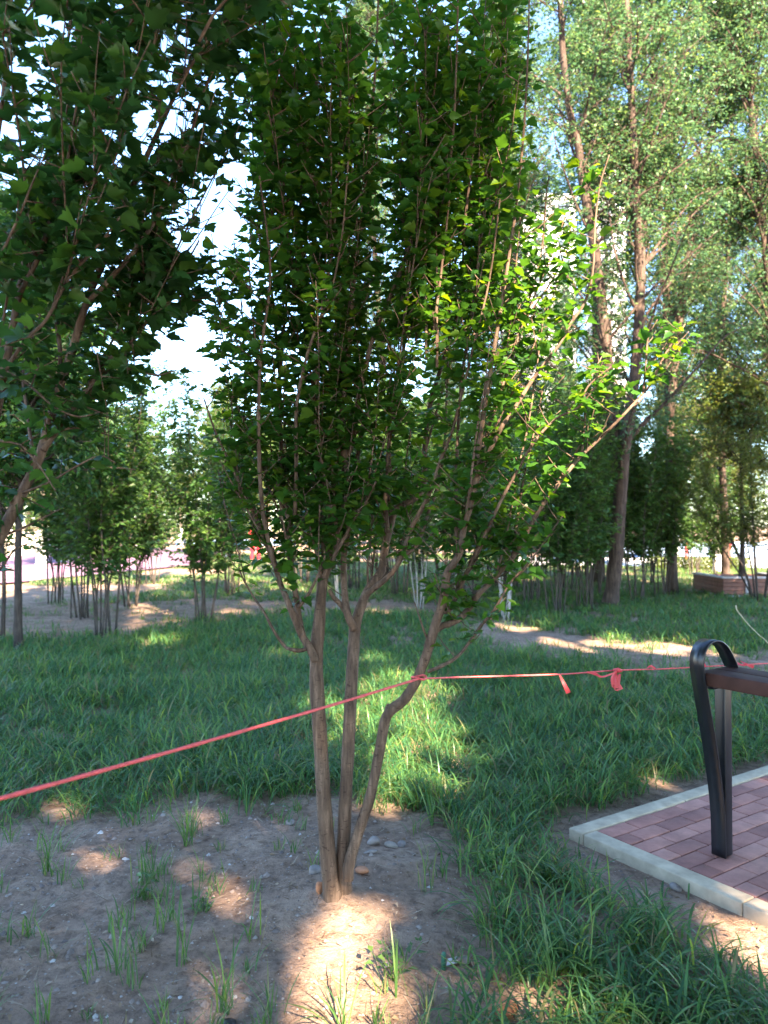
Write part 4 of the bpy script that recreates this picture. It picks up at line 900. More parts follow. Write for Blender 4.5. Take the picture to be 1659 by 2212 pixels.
# individual weeds and tufts that stand out on the soil
WG = 'single tufts and weeds on the bare soil'
def weed(px, py, nb, L, W, label, lean=0.5, curl=(0.3, 1.3), name='grass_tuft', dry=0.0, sp=0.012, leafy=False):
    global in_pave
    b = gnd(px, py); gw = Geo(); keep = in_pave; in_pave = lambda x, y, m=0.0: np.zeros(np.shape(x), bool)
    z0 = PAVE_Z if keep(b[0], b[1]) else None
    tufts(gw, np.array([b[0]]), np.array([b[1]]), nb, np.array([L]), W, sp, 6, leanmax=lean, curl=curl, dry=dry)
    if leafy:
        LFW = Leafy()
        for q in range(3):
            d = np.array([rng.normal(0, 0.35), rng.normal(0, 0.35), 1]); p = smooth_path([np.array([b[0], b[1], hz(b[0], b[1])]), np.array([b[0], b[1], hz(b[0], b[1])]) + d * L * 0.5, np.array([b[0], b[1], hz(b[0], b[1])]) + d * L], 4)
            gw.tube(p, np.linspace(0.002, 0.001, len(p)), 4); LFW.shoot(p, 0.014, 0.035, 0.1, 0.0, young=False)
        a, d_, s_, t_ = LFW.arrays(); put_leaves(gw, a, d_, s_, LS_V, LS_F, None, 0.4)
    o = gw.build(name, M['weed']); in_pave = keep
    # origin at its foot
    me = o.data; me.transform(Matrix.Translation((-b[0], -b[1], 0))); o.location = (b[0], b[1], 0)
    return tag(o, label, 'weed' if leafy else 'grass tuft', WG)
weed(740, 2225, 18, 0.22, 0.0055, 'large arching tuft in the sunlit soil below the tree foot', 0.7, (0.4, 1.4))
weed(488, 2180, 18, 0.24, 0.005, 'bright spreading tuft in the sunlit patch at the bottom edge', 0.8, (0.4, 1.5))
weed(406, 1842, 20, 0.26, 0.005, 'tall dark tuft standing alone upper left of the trunk foot', 0.45, (0.2, 1.0))
weed(486, 1800, 12, 0.12, 0.005, 'short broad tuft right of the tall dark tuft', 0.7)
weed(100, 1895, 18, 0.22, 0.005, 'upright tuft on the soil near the left edge', 0.4)
weed(395, 2085, 9, 0.24, 0.007, 'narrow upright tuft left of the sunlit oval', 0.25, (0.1, 0.8))
weed(65, 2035, 14, 0.20, 0.004, 'thin spreading tuft in the lower left corner', 0.8)
weed(255, 2110, 14, 0.20, 0.005, 'tuft leaning left of the bottom sunlit patch', 0.6)
weed(345, 2030, 10, 0.2, 0.004, 'fine dark tuft between the sunlit oval and the bottom tufts', 0.35)
weed(300, 1950, 6, 0.10, 0.004, 'pale green leafy weed in the middle of the left soil', 0.5, name='weed', leafy=True)
weed(440, 1985, 8, 0.06, 0.005, 'small round bright green weed beside the sunlit oval', 0.9, name='weed', leafy=True)
weed(850, 2115, 5, 0.13, 0.003, 'yellow-tipped weed right of the sunlit soil', 0.4, name='weed', leafy=True)
weed(1085, 1960, 12, 0.30, 0.006, 'pale leafy weed at the grass edge right of the tree foot', 0.4, name='weed', leafy=True)
weed(930, 1790, 7, 0.20, 0.009, 'broad-bladed grass shoot right of the third stem', 0.35, (0.1, 0.6))
weed(870, 2150, 3, 0.28, 0.006, 'tall single grass stalk with a broad arching blade at the sunlit patch', 0.25, (0.2, 0.9))
weed(1190, 2150, 12, 0.30, 0.006, 'yellowish upright tuft in the dark grass at the lower right', 0.3, (0.1, 0.7))

# ------------------------------------------------------------------ rope
M['rope'] = plain_mat('red_plastic_rope', (0.66, 0.10, 0.095), 0.55, 0.4, 0.18, 60, 0.3)
M['ribbon'] = leaf_mat('red_ribbon', [(0.0, (0.60, 0.08, 0.08)), (1.0, (0.68, 0.14, 0.135))], trans=0.3)
rope = empty('rope', (0, 0, 0), 'taut red plastic rope strung past the stems at waist height', 'rope')
gr = Geo()
A0 = at(-330, 1815, 1.25); A1 = at(905, 1466, Yb - 0.19)
mid_ = (A0 + A1) / 2 - np.array([0, 0, 0.004])
pr_ = smooth_path([A0, A0 * 0.67 + A1 * 0.33 - [0, 0, 0.006], A0 * 0.33 + A1 * 0.67 - [0, 0, 0.006], A1], 14)
tw_ = np.arange(len(pr_))
gr.tube(pr_, 0.0046 * (1 + 0.12 * np.sin(tw_ * 1.9)), 8)
# loop round the right stem
c_ = at(905, 1463, Yb - 0.17)
ring = [c_ + np.array([0.026 * math.cos(t), 0.026 * math.sin(t), 0.004 * math.sin(t * 2)]) for t in np.linspace(0, 6.28, 15)]
gr.tube(ring, 0.0045, 6, cap=False)
pts2 = [(905, 1466, Yb - 0.19), (990, 1463, 3.05), (1100, 1460, 3.25), (1220, 1456, 3.5), (1330, 1448, 3.7), (1430, 1445, 3.85), (1520, 1440, 3.95), (1659, 1433, 4.1), (1850, 1425, 4.3)]
p2 = smooth_path([at(*q) for q in pts2], 8); gr.tube(p2, 0.0034 * (1 + 0.25 * (rng.random(len(p2)) - 0.5)), 6)
gr.build('line', M['rope'], rope)
def strip(geo, pts, w_, nrm=(0, -1, 0.2)):
    P = smooth_path(pts, 5); T = np.gradient(P, axis=0); T /= np.linalg.norm(T, axis=1, keepdims=True)
    tw2 = np.linspace(0, 1, len(P)); S_ = np.cross(T, np.array(nrm)); S_ /= np.linalg.norm(S_, axis=1, keepdims=True) + 1e-6
    S_ = S_ + np.array(nrm) * (0.5 * np.sin(tw2 * 5))[:, None]
    ww = np.interp(tw2, np.linspace(0, 1, len(w_)), w_)[:, None] / 2
    V = np.stack([P + S_ * ww, P - S_ * ww], 1).reshape(-1, 3); k = np.arange(len(P) - 1)[:, None] * 2
    F = k + np.array([0, 1, 3, 2])[None]
    geo.add(V, F); geo.add(V + np.array(nrm) * 0.0012, F[:, ::-1])
def ribbon(pts, w_, name='ribbon_tail'):
    q = Geo(); strip(q, [at(*p) for p in pts], w_); q.build(name, M['ribbon'], rope)
ribbon([(1208, 1456, 3.46), (1213, 1466, 3.45), (1220, 1480, 3.44), (1228, 1497, 3.44)], [0.006, 0.012, 0.016, 0.02])
ribbon([(1268, 1452, 3.55), (1285, 1455, 3.54), (1299, 1462, 3.54), (1318, 1457, 3.58), (1332, 1450, 3.66)], [0.008, 0.016, 0.008, 0.007, 0.008])
ribbon([(1515, 1425, 3.93), (1519, 1431, 3.92), (1525, 1440, 3.93)], [0.016, 0.01, 0.006])
ribbon([(1600, 1428, 4.02), (1612, 1435, 4.0), (1628, 1441, 4.0)], [0.004, 0.012, 0.016])
ribbon([(1592, 1433, 4.02), (1604, 1437, 4.0), (1616, 1436, 4.02)], [0.014, 0.008, 0.006])
ribbon([(1398, 1443, 3.8), (1406, 1439, 3.8), (1416, 1444, 3.82)], [0.004, 0.012, 0.004])
kq = Geo()
for q in range(4):
    a = rng.uniform(0, 6.28); c0 = np.array(at(1330, 1450, 3.68))
    d1 = np.array([0.025 * math.cos(a), rng.uniform(-0.03, 0.0), 0.02 * math.sin(a) - 0.02])
    strip(kq, [c0, c0 + d1, c0 + d1 * 1.3 + np.array([rng.uniform(-0.02, 0.02), 0, -0.03]), c0 + np.array([rng.uniform(-0.02, 0.02), -0.01, -0.012])], [0.006, 0.018, 0.02, 0.008])
c0 = np.array(at(1334, 1449, 3.68)); kq.tube([c0 + [-0.02, 0, 0.004], c0 + [0, -0.006, 0.004], c0 + [0.02, 0, 0]], [0.006, 0.013, 0.006], 8)
kq.build('knot', M['ribbon'], rope)

# ------------------------------------------------------------------ bench
M['iron'] = plain_mat('black_painted_iron', (0.010, 0.011, 0.014), 0.3, 0.5, 0.2, 30, 0.05)
M['wood'] = plain_mat('dark_stained_wood', (0.06, 0.027, 0.020), 0.7, 0.15, 0.25, 12, 0.2)
BW = np.array([0.56, -0.8285, 0]); BE = np.array([0.8285, 0.56, 0])
PB = gnd(1556, 1848, PAVE_Z); PB[2] = 0                # foot of the square post
def bp(e, w_, z): return PB + BE * e + BW * w_ + KUP * z
bench = empty('bench', tuple(PB), 'dark bench with two narrow planks and a looped black iron end on red paving', 'bench')
def bench_part(geo, name, m, sm=False):
    for v in geo.v: v -= PB
    return geo.build(name, m, bench, smooth=sm)
PT = 0.86                                              # plank top
gq = Geo(); gq.box(bp(0.03, 0.0, (PT - 0.058 + PAVE_Z) / 2), (0.052, 0.052, PT - 0.058 - PAVE_Z), np.array([BE, -BW, KUP]), 0.005); bench_part(gq, 'post', M['iron'])
# strap: rises beside the post, leans out and curls over the planks
prof = [(-0.010, PAVE_Z), (-0.020, 0.25), (-0.066, 0.50), (-0.128, 0.74), (-0.156, 0.85), (-0.162, 0.91), (-0.145, 0.959), (-0.100, 0.989), (-0.040, 0.990), (0.012, 0.965), (0.052, 0.925), (0.082, 0.885), (0.098, PT)]
pf = smooth_path([(e, 0, z) for e, z in prof], 6); tg = np.gradient(pf, axis=0); tg /= np.linalg.norm(tg, axis=1, keepdims=True)
nm = np.stack([-tg[:, 2], 0 * tg[:, 0], tg[:, 0]], -1)
gs_ = Geo(); th_ = 0.004; wS = 0.068; V = []
for i in range(len(pf)):
    for (sn, sw) in ((1, -1), (1, 1), (-1, 1), (-1, -1)):
        e = pf[i, 0] + nm[i, 0] * th_ * sn; z = pf[i, 2] + nm[i, 2] * th_ * sn
        V.append(bp(e, sw * wS / 2, z))
F = []
for i in range(len(pf) - 1):
    for k in range(4): F.append((i * 4 + k, i * 4 + (k + 1) % 4, i * 4 + 4 + (k + 1) % 4, i * 4 + 4 + k))
F += [(0, 3, 2, 1), tuple((len(pf) - 1) * 4 + k for k in range(4))]
gs_.add(np.array(V), np.array(F)); bench_part(gs_, 'end_strap', M['iron'])
gq = Geo(); gq.box(bp(0.0, 0.0, PT - 0.069), (0.16, 0.05, 0.02), np.array([BE, -BW, KUP]), 0.003)
bench_part(gq, 'bracket', M['iron'])
for e0, nm_ in ((-0.066, 0), (0.060, 1)):
    gq = Geo(); gq.box(bp(e0, 0.83, PT - 0.029), (0.120, 1.70, 0.058), np.array([BE, -BW, KUP]), 0.004); bench_part(gq, 'plank', M['wood'])
gq = Geo(); gq.box(bp(0.03, 1.62, (PT - 0.058 + PAVE_Z) / 2), (0.052, 0.052, PT - 0.058 - PAVE_Z), np.array([BE, -BW, KUP]), 0.005); bench_part(gq, 'post', M['iron'])
gq = Geo(); gq.box(bp(0.0, 0.8, PT - 0.0625), (0.04, 1.5, 0.008), np.array([BE, -BW, KUP]), 0.002); bench_part(gq, 'rail', M['iron'])

# ------------------------------------------------------------------ stones and small litter
M['stone'] = plain_mat('grey_stone', (0.22, 0.185, 0.16), 0.9, 0.15, 0.3, 25, 0.6)
M['terracotta'] = plain_mat('orange_brick', (0.42, 0.19, 0.10), 0.9, 0.1, 0.2, 40, 0.5)
M['white_stone'] = plain_mat('pale_stone', (0.25, 0.21, 0.17), 0.85, 0.2, 0.2, 30, 0.4)
def rock_bm(seed, sx, sy, sz):
    bm = bmesh.new(); bmesh.ops.create_icosphere(bm, subdivisions=3, radius=1.0); r = np.random.default_rng(seed)
    pl = r.normal(0, 1, (9, 3)); pl /= np.linalg.norm(pl, axis=1, keepdims=True); dd = r.uniform(0.6, 0.95, 9)
    for v in bm.verts:
        p = np.array(v.co)
        for n_, d in zip(pl, dd):
            k = p @ n_ - d
            if k > 0: p = p - n_ * k * 0.85
        v.co = Vector((p[0] * sx, p[1] * sy, p[2] * sz))
    return bm
SG = 'stones lying on the bare soil'
def stone(px, py, s, label, m='stone', seed=1, flat=0.65, el=1.25):
    b = gnd(px, py); q = Geo(); q.bm(rock_bm(seed, s * el, s, s * flat), None, (0, 0, 0)); o = q.build('stone', M[m]); o.location = (b[0], b[1], hz(b[0], b[1]) + s * flat * 0.45); o.rotation_euler = (rng.uniform(-.3, .3), rng.uniform(-.3, .3), rng.uniform(0, 6))
    return tag(o, label, 'stone', SG)
stone(690, 1970, 0.024, 'orange brick chip standing left of the tree foot', 'terracotta', 3, 1.2, 0.7)
stone(680, 1920, 0.030, 'grey stone in shade behind the orange brick chip', 'stone', 4)
stone(806, 1845, 0.030, 'grey brown stone right of the stems below the grass edge', 'stone', 5, 0.8)
stone(845, 1848, 0.026, 'pale rounded stone, left one of the pair near the grass edge', 'white_stone', 6)
stone(868, 1842, 0.022, 'small grey stone, right one of the pair near the grass edge', 'stone', 7)
stone(800, 1868, 0.022, 'flat tan stone just below the grey brown stone', 'stone', 8, 0.45, 1.6)
stone(782, 1912, 0.030, 'pinkish stone half in the sun right of the trunk', 'terracotta', 9, 0.6, 1.5)
stone(760, 1900, 0.022, 'tan stone leaning at the foot of the right stem', 'white_stone', 10)
stone(628, 1800, 0.024, 'dark stone left of the stems', 'stone', 11)
stone(1002, 2075, 0.022, 'round grey stone beside the pale paper scrap', 'stone', 12)
stone(1085, 2180, 0.045, 'brown stone in the grass at the bottom right of the soil', 'terracotta', 13)
stone(2110 * .692, 2760 * .692, 0.026, 'tan stone in the soil strip beside the kerb', 'stone', 14)
# scrap of paper
q = Geo(); b = gnd(976, 2078); q.add([(-.02, -.014, .004), (.02, -.012, .012), (.024, .016, .02), (-.012, .02, .008)], [(0, 1, 2, 3)]); q.add([(-.02, -.014, .0032), (.02, -.012, .0112), (.024, .016, .0192), (-.012, .02, .0072)], [(3, 2, 1, 0)])
M['paper'] = plain_mat('white_paper', (0.42, 0.40, 0.37), 0.8, 0.2, 0.06, 20)
o = q.build('paper_scrap', M['paper'], smooth=False); o.location = (b[0], b[1], hz(b[0], b[1])); tag(o, 'crumpled white scrap lying on the soil right of the sunlit patch', 'litter')
# black plastic pipe end at the bottom edge
M['black'] = plain_mat('black_plastic', (0.015, 0.015, 0.016), 0.5, 0.4, 0.1, 30)
b = gnd(493, 2214); q = Geo(); zz = hz(b[0], b[1]); q.tube([(0, 0, -0.05), (0, 0, 0.015)], [0.024, 0.024], 20, cap=False); q.tube([(0, 0, 0.015), (0, 0, -0.03)], [0.0225, 0.0205], 20, cap=True)
o = q.build('pipe_end', M['black']); o.location = (b[0], b[1], zz); tag(o, 'short black plastic pipe end sticking out of the sunlit soil', 'pipe')
# green stub
b = gnd(958, 2095); q = Geo(); q.tube([(0, 0, -0.03), (0, 0, 0.05), (0.002, 0, 0.058)], [0.008, 0.008, 0.006], 10)
M['green_plastic'] = plain_mat('green_plastic', (0.03, 0.12, 0.07), 0.5, 0.4, 0.1, 30)
o = q.build('stake', M['green_plastic']); o.location = (b[0], b[1], hz(b[0], b[1])); tag(o, 'stubby green plastic stake beside the white scrap', 'stake')
# gravel and leaf litter nobody could count
gv = Geo(); X, Y = sample(2.1, 4.6, lambda yy: 0.54 * yy + 0.3, 1050, 3); px, py = proj(np.stack([X, Y, 0 * X], -1))
dxk = X - KC[0]; dyk = Y - KC[1]; a_ = dxk * KA[0] + dyk * KA[1]; b_ = dxk * KB[0] + dyk * KB[1]
ok = (inpoly(px, py, BARE) | ((a_ > -0.28) & (a_ < -0.01) & (b_ > 0.1))) & ~in_pave(X, Y, 0.01)
ok &= rng.random(len(X)) < np.clip(vnoise(X, Y, 3) * 1.3 - 0.1, 0.1, 1)
X = X[ok]; Y = Y[ok]; oct_ = np.array([(1, 0, 0), (0.2, 0.9, 0), (-0.9, 0.3, 0), (-0.3, -0.8, 0), (0.7, -0.6, 0), (0.1, 0.05, 0.8)], float)
oF = np.array([(0, 1, 5), (1, 2, 5), (2, 3, 5), (3, 4, 5), (4, 0, 5)])
for i in range(len(X)):
    s = abs(rng.normal(0, 0.0038)) + 0.0018 + (rng.uniform(0.004, 0.012) if rng.random() < 0.06 else 0); a = rng.uniform(0, 6.28); c, s2 = math.cos(a), math.sin(a)
    v = oct_ * rng.uniform(0.7, 1.3, (6, 3)); v = np.stack([v[:, 0] * c - v[:, 1] * s2, v[:, 0] * s2 + v[:, 1] * c, v[:, 2]], -1) * s
    gv.add(v + [X[i], Y[i], hz(X[i], Y[i]) - 0.0005], oF)
def gravel_mat():
    m, n, out = mat('gravel'); L = n.links.new; g_ = N(n, 'ShaderNodeNewGeometry'); r = ramp(n, [(0, (0.15, 0.11, 0.09)), (0.7, (0.27, 0.205, 0.16)), (0.94, (0.33, 0.27, 0.22)), (1, (0.5, 0.46, 0.41))]); L(g_.outputs['Random Per Island'], r.inputs[0])
    p = N(n, 'ShaderNodeBsdfPrincipled'); p.inputs['Roughness'].default_value = 0.9; L(r.outputs[0], p.inputs['Base Color']); L(p.outputs[0], out.inputs[0]); return m
tag(gv.build('gravel', gravel_mat(), smooth=False), kind='stuff')
# dry leaf bits and straw
lt_ = Geo(); X, Y = sample(2.1, 4.7, lambda yy: 0.54 * yy + 0.3, 190, 4); ok = ~in_pave(X, Y, 0.01); X = X[ok]; Y = Y[ok]; n_ = len(X)
az = rng.uniform(0, 6.28, n_); blades(lt_, np.stack([X, Y, hgt(X, Y) + 0.002], -1), az, rng.uniform(0.02, 0.09, n_), rng.uniform(0.002, 0.005, n_), np.full(n_, 1.45), rng.uniform(-0.2, 0.25, n_), 3)
n_ = 1100; k = rng.integers(0, len(X), n_); put_leaves(lt_, np.stack([X[k], Y[k], hgt(X[k], Y[k]) + 0.005], -1) + rng.normal(0, 0.05, (n_, 3)) * [1, 1, 0], rng.normal(0, 1, (n_, 3)) * [1, 1, 0.1], rng.uniform(0.012, 0.03, n_), LS_V, LS_F)
M['litter'] = leaf_mat('dry_litter', [(0, (0.14, 0.085, 0.05)), (0.5, (0.26, 0.18, 0.11)), (1, (0.42, 0.34, 0.24))], trans=0.1, rough=0.8, spec=0.1)
tag(lt_.build('leaf_litter', M['litter']), kind='stuff')
# dry bent stalk at the right, in front of the grass
q = Geo(); st = [at(1661, 1392, 7.0), at(1640, 1372, 7.0), at(1616, 1348, 7.0), at(1603, 1332, 7.0), at(1592, 1318, 7.0), at(1590, 1308, 7.0)]
b = np.array([st[0][0] + 0.3, 7.0, 0]); sp = smooth_path([b] + [np.array(s) for s in st], 4); q.tube(sp - b, np.linspace(0.003, 0.006, len(sp)), 5)
M['straw'] = plain_mat('straw', (0.55, 0.47, 0.32), 0.8, 0.2, 0.15, 20)
o = q.build('dry_stalk', M['straw']); o.location = tuple(b); tag(o, 'bent straw-coloured stalk above the grass at the right edge', 'dry stalk')

# ------------------------------------------------------------------ planter box at the right
M['slat'] = plain_mat('brown_slats', (0.16, 0.075, 0.055), 0.6, 0.3, 0.25, 10, 0.2)
M['cap'] = plain_mat('grey_cap', (0.42, 0.40, 0.40), 0.8, 0.2, 0.12, 10)
b = gnd(1562, 1294); planter = empty('planter_box', (b[0], b[1], 0), 'low brown slatted planter box with pale grey cap behind the black-stemmed shrub', 'planter')
for (c, s) in [((0.75, 0.0, 0), (1.5, 0.03)), ((0.015, 0.75, 0), (0.03, 1.5)), ((1.485, 0.75, 0), (0.03, 1.5)), ((0.75, 1.5, 0), (1.5, 0.03))]:
    q = Geo()
    for r_ in range(4): q.box((c[0], c[1], 0.12 + r_ * 0.085), (s[0], s[1], 0.08), None, 0.006)
    q.build('slat_panel', M['slat'], planter, smooth=False)
q = Geo(); q.box((0.75, 0.0, 0.04), (1.46, 0.025, 0.075), None, 0.004); q.box((0.015, 0.75, 0.04), (0.025, 1.46, 0.075), None, 0.004); q.build('plinth', M['cap'], planter, smooth=False)
q = Geo()
for c, s in [((0.75, 0.03, 0.435), (1.56, 0.14, 0.035)), ((0.03, 0.79, 0.435), (0.14, 1.37, 0.035)), ((1.47, 0.79, 0.435), (0.14, 1.37, 0.035))]: q.box(c, s, None, 0.006)
q.build('cap', M['cap'], planter, smooth=False)
q = Geo(); q.box((0.47, -0.03, 0.235), (0.05, 0.03, 0.36), None, 0.004); q.build('corner_post', M['cap'], planter, smooth=False)
q = Geo(); q.box((0.75, 0.75, 0.36), (1.42, 1.42, 0.05)); q.build('soil_fill', M['soil'], planter, smooth=False)
wd, lv = crown_tree([([(0, 0, 0), (0.02, 0, 1.0), (0.0, 0, 2.4), (0.05, 0, 4.0)], 0.06, 0.02)], 2.0, 4.2, 1.4, 36, 35, leaf=0.075, sub=6, tw=4, per=12, droop=0.2)
tree_obj('young_tree', (b[0] + 0.62, b[1] + 0.5, 0.385), 'thin dark-trunked tree growing in the brown planter', 'tree', None, wd, lv, M['bark_dark'], M['gold_leaf'])
# stake with white string
b = gnd(1512, 1275); q = Geo(); q.box((0, 0, 0.2), (0.05, 0.04, 0.42), None, 0.006); o = q.build('stake', M['paper'], smooth=False); o.location = (b[0], b[1], 0); tag(o, 'pale wooden stake on the soil left of the brown planter', 'stake')
# red posts by the court
M['red_post'] = plain_mat('red_paint', (0.5, 0.06, 0.07), 0.5, 0.4, 0.1, 10)
for px, pyb, lab in [(1482, 1214, 'short red post at the edge of the court, right of the thick elm'), (1577, 1222, 'short red post behind the planter, right of the whitewashed trunk')]:
    b = gnd(px, pyb); q = Geo(); q.tube([(0, 0, 0), (0, 0, 0.75), (0, 0, 0.8)], [0.06, 0.06, 0.035], 12); o = q.build('bollard', M['red_post']); o.location = (b[0], b[1], 0.05); tag(o, lab, 'post', 'red posts by the court')
# low clipped hedge beside the road
hg = Geo(); n_ = 5200; P_ = np.stack([rng.uniform(-1.7, 1.7, n_), rng.uniform(-0.3, 0.3, n_), rng.uniform(0.02, 0.42, n_)], -1); put_leaves(hg, P_, rng.normal(0, 1, (n_, 3)) + [0, 0, 0.5], rng.uniform(0.05, 0.1, n_), LQ_V, LQ_F, None, 0.8)
b = gnd(1508, 1230); o = hg.build('hedge', M['gold_leaf']); o.location = (b[0], b[1], 0.0); tag(o, 'low bright green hedge between the two whitewashed trunks', 'hedge')

# ------------------------------------------------------------------ person in red beyond the shrubs
M['red_cloth'] = plain_mat('red_cloth', (0.62, 0.03, 0.05), 0.8, 0.2, 0.12, 12)
M['skin'] = plain_mat('skin', (0.5, 0.32, 0.24), 0.6, 0.3, 0.05, 10)
M['hair'] = plain_mat('dark_hair', (0.02, 0.016, 0.014), 0.5, 0.4, 0.1, 40)
def skin_body(name, verts, edges, radii, m, parent):
    me = bpy.data.meshes.new(name); me.from_pydata(verts, edges, []); o = bpy.data.objects.new(name, me); COL.objects.link(o); o.parent = parent
    md = o.modifiers.new('skin', 'SKIN'); sl = me.skin_vertices
    if not sl: bpy.context.view_layer.objects.active = o
    d = me.skin_vertices[0].data
    for i, r in enumerate(radii): d[i].radius = (r, r) if np.isscalar(r) else r; d[i].use_root = (i == 0)
    sb = o.modifiers.new('sub', 'SUBSURF'); sb.levels = 1; sb.render_levels = 2; me.materials.append(m); return o
b = gnd(553, 1217); person = empty('person', (b[0], b[1], 0), 'person in red clothes standing far behind the left limbs of the main tree', 'person', None, 0.5)
pv = [(0, 0, 0.92), (0, 0, 1.12), (0, -0.01, 1.33), (0, 0, 1.43), (0, 0, 1.50), (0, -0.01, 1.60), (0, -0.005, 1.69),
      (0.10, 0, 0.86), (0.11, 0.01, 0.50), (0.12, 0.0, 0.10), (0.13, -0.12, 0.04), (-0.10, 0, 0.86), (-0.12, 0.08, 0.50), (-0.13, 0.12, 0.10), (-0.14, 0.0, 0.04),
      (0.18, 0, 1.38), (0.25, 0.0, 1.12), (0.27, -0.12, 0.90), (0.27, -0.16, 0.82), (-0.18, 0, 1.38), (-0.25, 0.02, 1.12), (-0.24, -0.14, 0.95), (-0.23, -0.18, 0.88)]
pe = [(0, 1), (1, 2), (2, 3), (3, 4), (4, 5), (5, 6), (0, 7), (7, 8), (8, 9), (9, 10), (0, 11), (11, 12), (12, 13), (13, 14), (2, 15), (15, 16), (16, 17), (17, 18), (2, 19), (19, 20), (20, 21), (21, 22)]
prad = [(0.14, 0.11), (0.125, 0.095), (0.15, 0.10), (0.07, 0.06), 0.05, (0.085, 0.095), (0.07, 0.08), 0.095, 0.06, 0.04, 0.04, 0.095, 0.06, 0.04, 0.04, 0.06, 0.045, 0.035, 0.035, 0.06, 0.045, 0.035, 0.035]
skin_body('body', pv, pe, prad, M['skin'], person)
tv = [(0, 0, 0.84), (0, 0, 0.95), (0, 0, 1.12), (0, -0.01, 1.34), (0, 0, 1.42), (0.18, 0, 1.385), (0.25, 0.0, 1.12), (0.265, -0.09, 0.95), (-0.18, 0, 1.385), (-0.25, 0.02, 1.12), (-0.245, -0.10, 1.0)]
skin_body('jacket', tv, [(0, 1), (1, 2), (2, 3), (3, 4), (3, 5), (5, 6), (6, 7), (3, 8), (8, 9), (9, 10)], [(0.19, 0.15), (0.18, 0.14), (0.15, 0.12), (0.175, 0.125), (0.085, 0.075), 0.08, 0.062, 0.052, 0.08, 0.062, 0.052], M['red_cloth'], person)
rv = [(0, 0, 0.94), (0.10, 0, 0.86), (0.11, 0.01, 0.50), (0.12, 0.0, 0.14), (-0.10, 0, 0.86), (-0.12, 0.08, 0.50), (-0.13, 0.12, 0.14)]
skin_body('trousers', rv, [(0, 1), (1, 2), (2, 3), (0, 4), (4, 5), (5, 6)], [(0.15, 0.12), 0.11, 0.08, 0.065, 0.11, 0.08, 0.065], M['red_cloth'], person)
hr = Geo(); bmh = bmesh.new(); bmesh.ops.create_uvsphere(bmh, u_segments=16, v_segments=10, radius=1.0)
for v in bmh.verts:
    v.co = Vector((v.co.x * 0.095, v.co.y * 0.105 + (0.02 if v.co.z > -0.3 else 0.035), 1.645 + v.co.z * (0.095 if v.co.z > 0 else 0.13)))
bmesh.ops.delete(bmh, geom=[f for f in bmh.faces if f.calc_center_median().y < -0.035 and f.calc_center_median().z < 1.68], context='FACES')
hr.bm(bmh); hr.build('hair', M['hair'], person)
fc = Geo(); fc.tube([(0, -0.095, 1.63), (0, -0.118, 1.605), (0, -0.10, 1.598)], [0.008, 0.013, 0.008], 6); fc.build('nose', M['skin'], person)
for sx in (-1, 1):
    fc = Geo(); fc.tube([(sx * 0.088, 0.0, 1.60), (sx * 0.098, 0.005, 1.62), (sx * 0.09, 0.01, 1.64)], [0.008, 0.014, 0.009], 6); fc.build('ear', M['skin'], person)

for sx in (-1, 1):
    ey = Geo(); ey.tube([(sx * 0.034, -0.094, 1.635), (sx * 0.034, -0.1, 1.635)], [0.011, 0.008], 8); ey.build('eye', M['hair'], person)

# ------------------------------------------------------------------ far buildings
def facade_mat():
    m, n, out = mat('white_facade'); L = n.links.new; tc = N(n, 'ShaderNodeTexCoord')
    n1 = N(n, 'ShaderNodeTexNoise'); n1.inputs['Scale'].default_value = 0.15; L(tc.outputs['Object'], n1.inputs['Vector'])
    r = ramp(n, [(0.3, (0.66, 0.65, 0.64)), (0.7, (0.78, 0.77, 0.75))]); L(n1.outputs['Fac'], r.inputs[0])
    p = N(n, 'ShaderNodeBsdfPrincipled'); p.inputs['Roughness'].default_value = 0.8; L(r.outputs[0], p.inputs['Base Color']); L(p.outputs[0], out.inputs[0]); return m
M['facade'] = facade_mat(); M['glass'] = plain_mat('window_glass', (0.10, 0.14, 0.18), 0.15, 0.6, 0.1, 1)
def tower(px0, px1, ptop, Y, depth, label):
    a = at(px0, 1135, Y); c = at(px1, 1135, Y); top = at(px0, ptop, Y)[2]; wth = c[0] - a[0]
    r = empty('apartment_tower', ((a[0] + c[0]) / 2, Y, 0), label, 'building', 'apartment towers beyond the trees')
    q = Geo(); q.box((0, depth / 2, top / 2), (wth, depth, top)); q.box((0, depth / 2, top + 0.4), (wth + 0.6, depth + 0.6, 0.8)); q.build('wall', M['facade'], r, smooth=False)
    q = Geo(); fl = int(top / 3.0); nw = max(2, int(wth / 3.2))
    for f in range(fl):
        for k in range(nw): q.box((-wth / 2 + (k + 0.5) * wth / nw, -0.02, 1.7 + f * 3.0), (wth / nw * 0.5, 0.12, 1.5))
    o = q.build('window', M['glass'], r, smooth=False); o['kind'] = 'stuff'
    q = Geo()
    for f in range(fl): q.box((-wth / 2 + wth * 0.5 / nw, -0.55, 0.75 + f * 3.0), (wth / nw * 0.9, 1.0, 0.9))
    o = q.build('balcony', M['facade'], r, smooth=False); o['kind'] = 'stuff'
    return r
tower(1096, 1246, 430, 130, 14, 'broad white apartment tower behind the right side of the main crown')
tower(1302, 1356, 372, 170, 14, 'slim white apartment tower between the elm trunks')
# pale low wall beyond the plaza
M['cream'] = plain_mat('cream_render', (0.62, 0.54, 0.42), 0.9, 0.1, 0.15, 1.0)
b = gnd(60, 1203); q = Geo(); q.box((0, 0, 0.55), (5.4, 0.3, 1.1), None, 0.02); q.box((0, 0, 1.14), (5.5, 0.4, 0.08), None, 0.01)
o = q.build('garden_wall', M['cream'], smooth=False); o.location = (b[0], b[1], 0); tag(o, 'low cream wall at the back of the mauve plaza', 'wall')

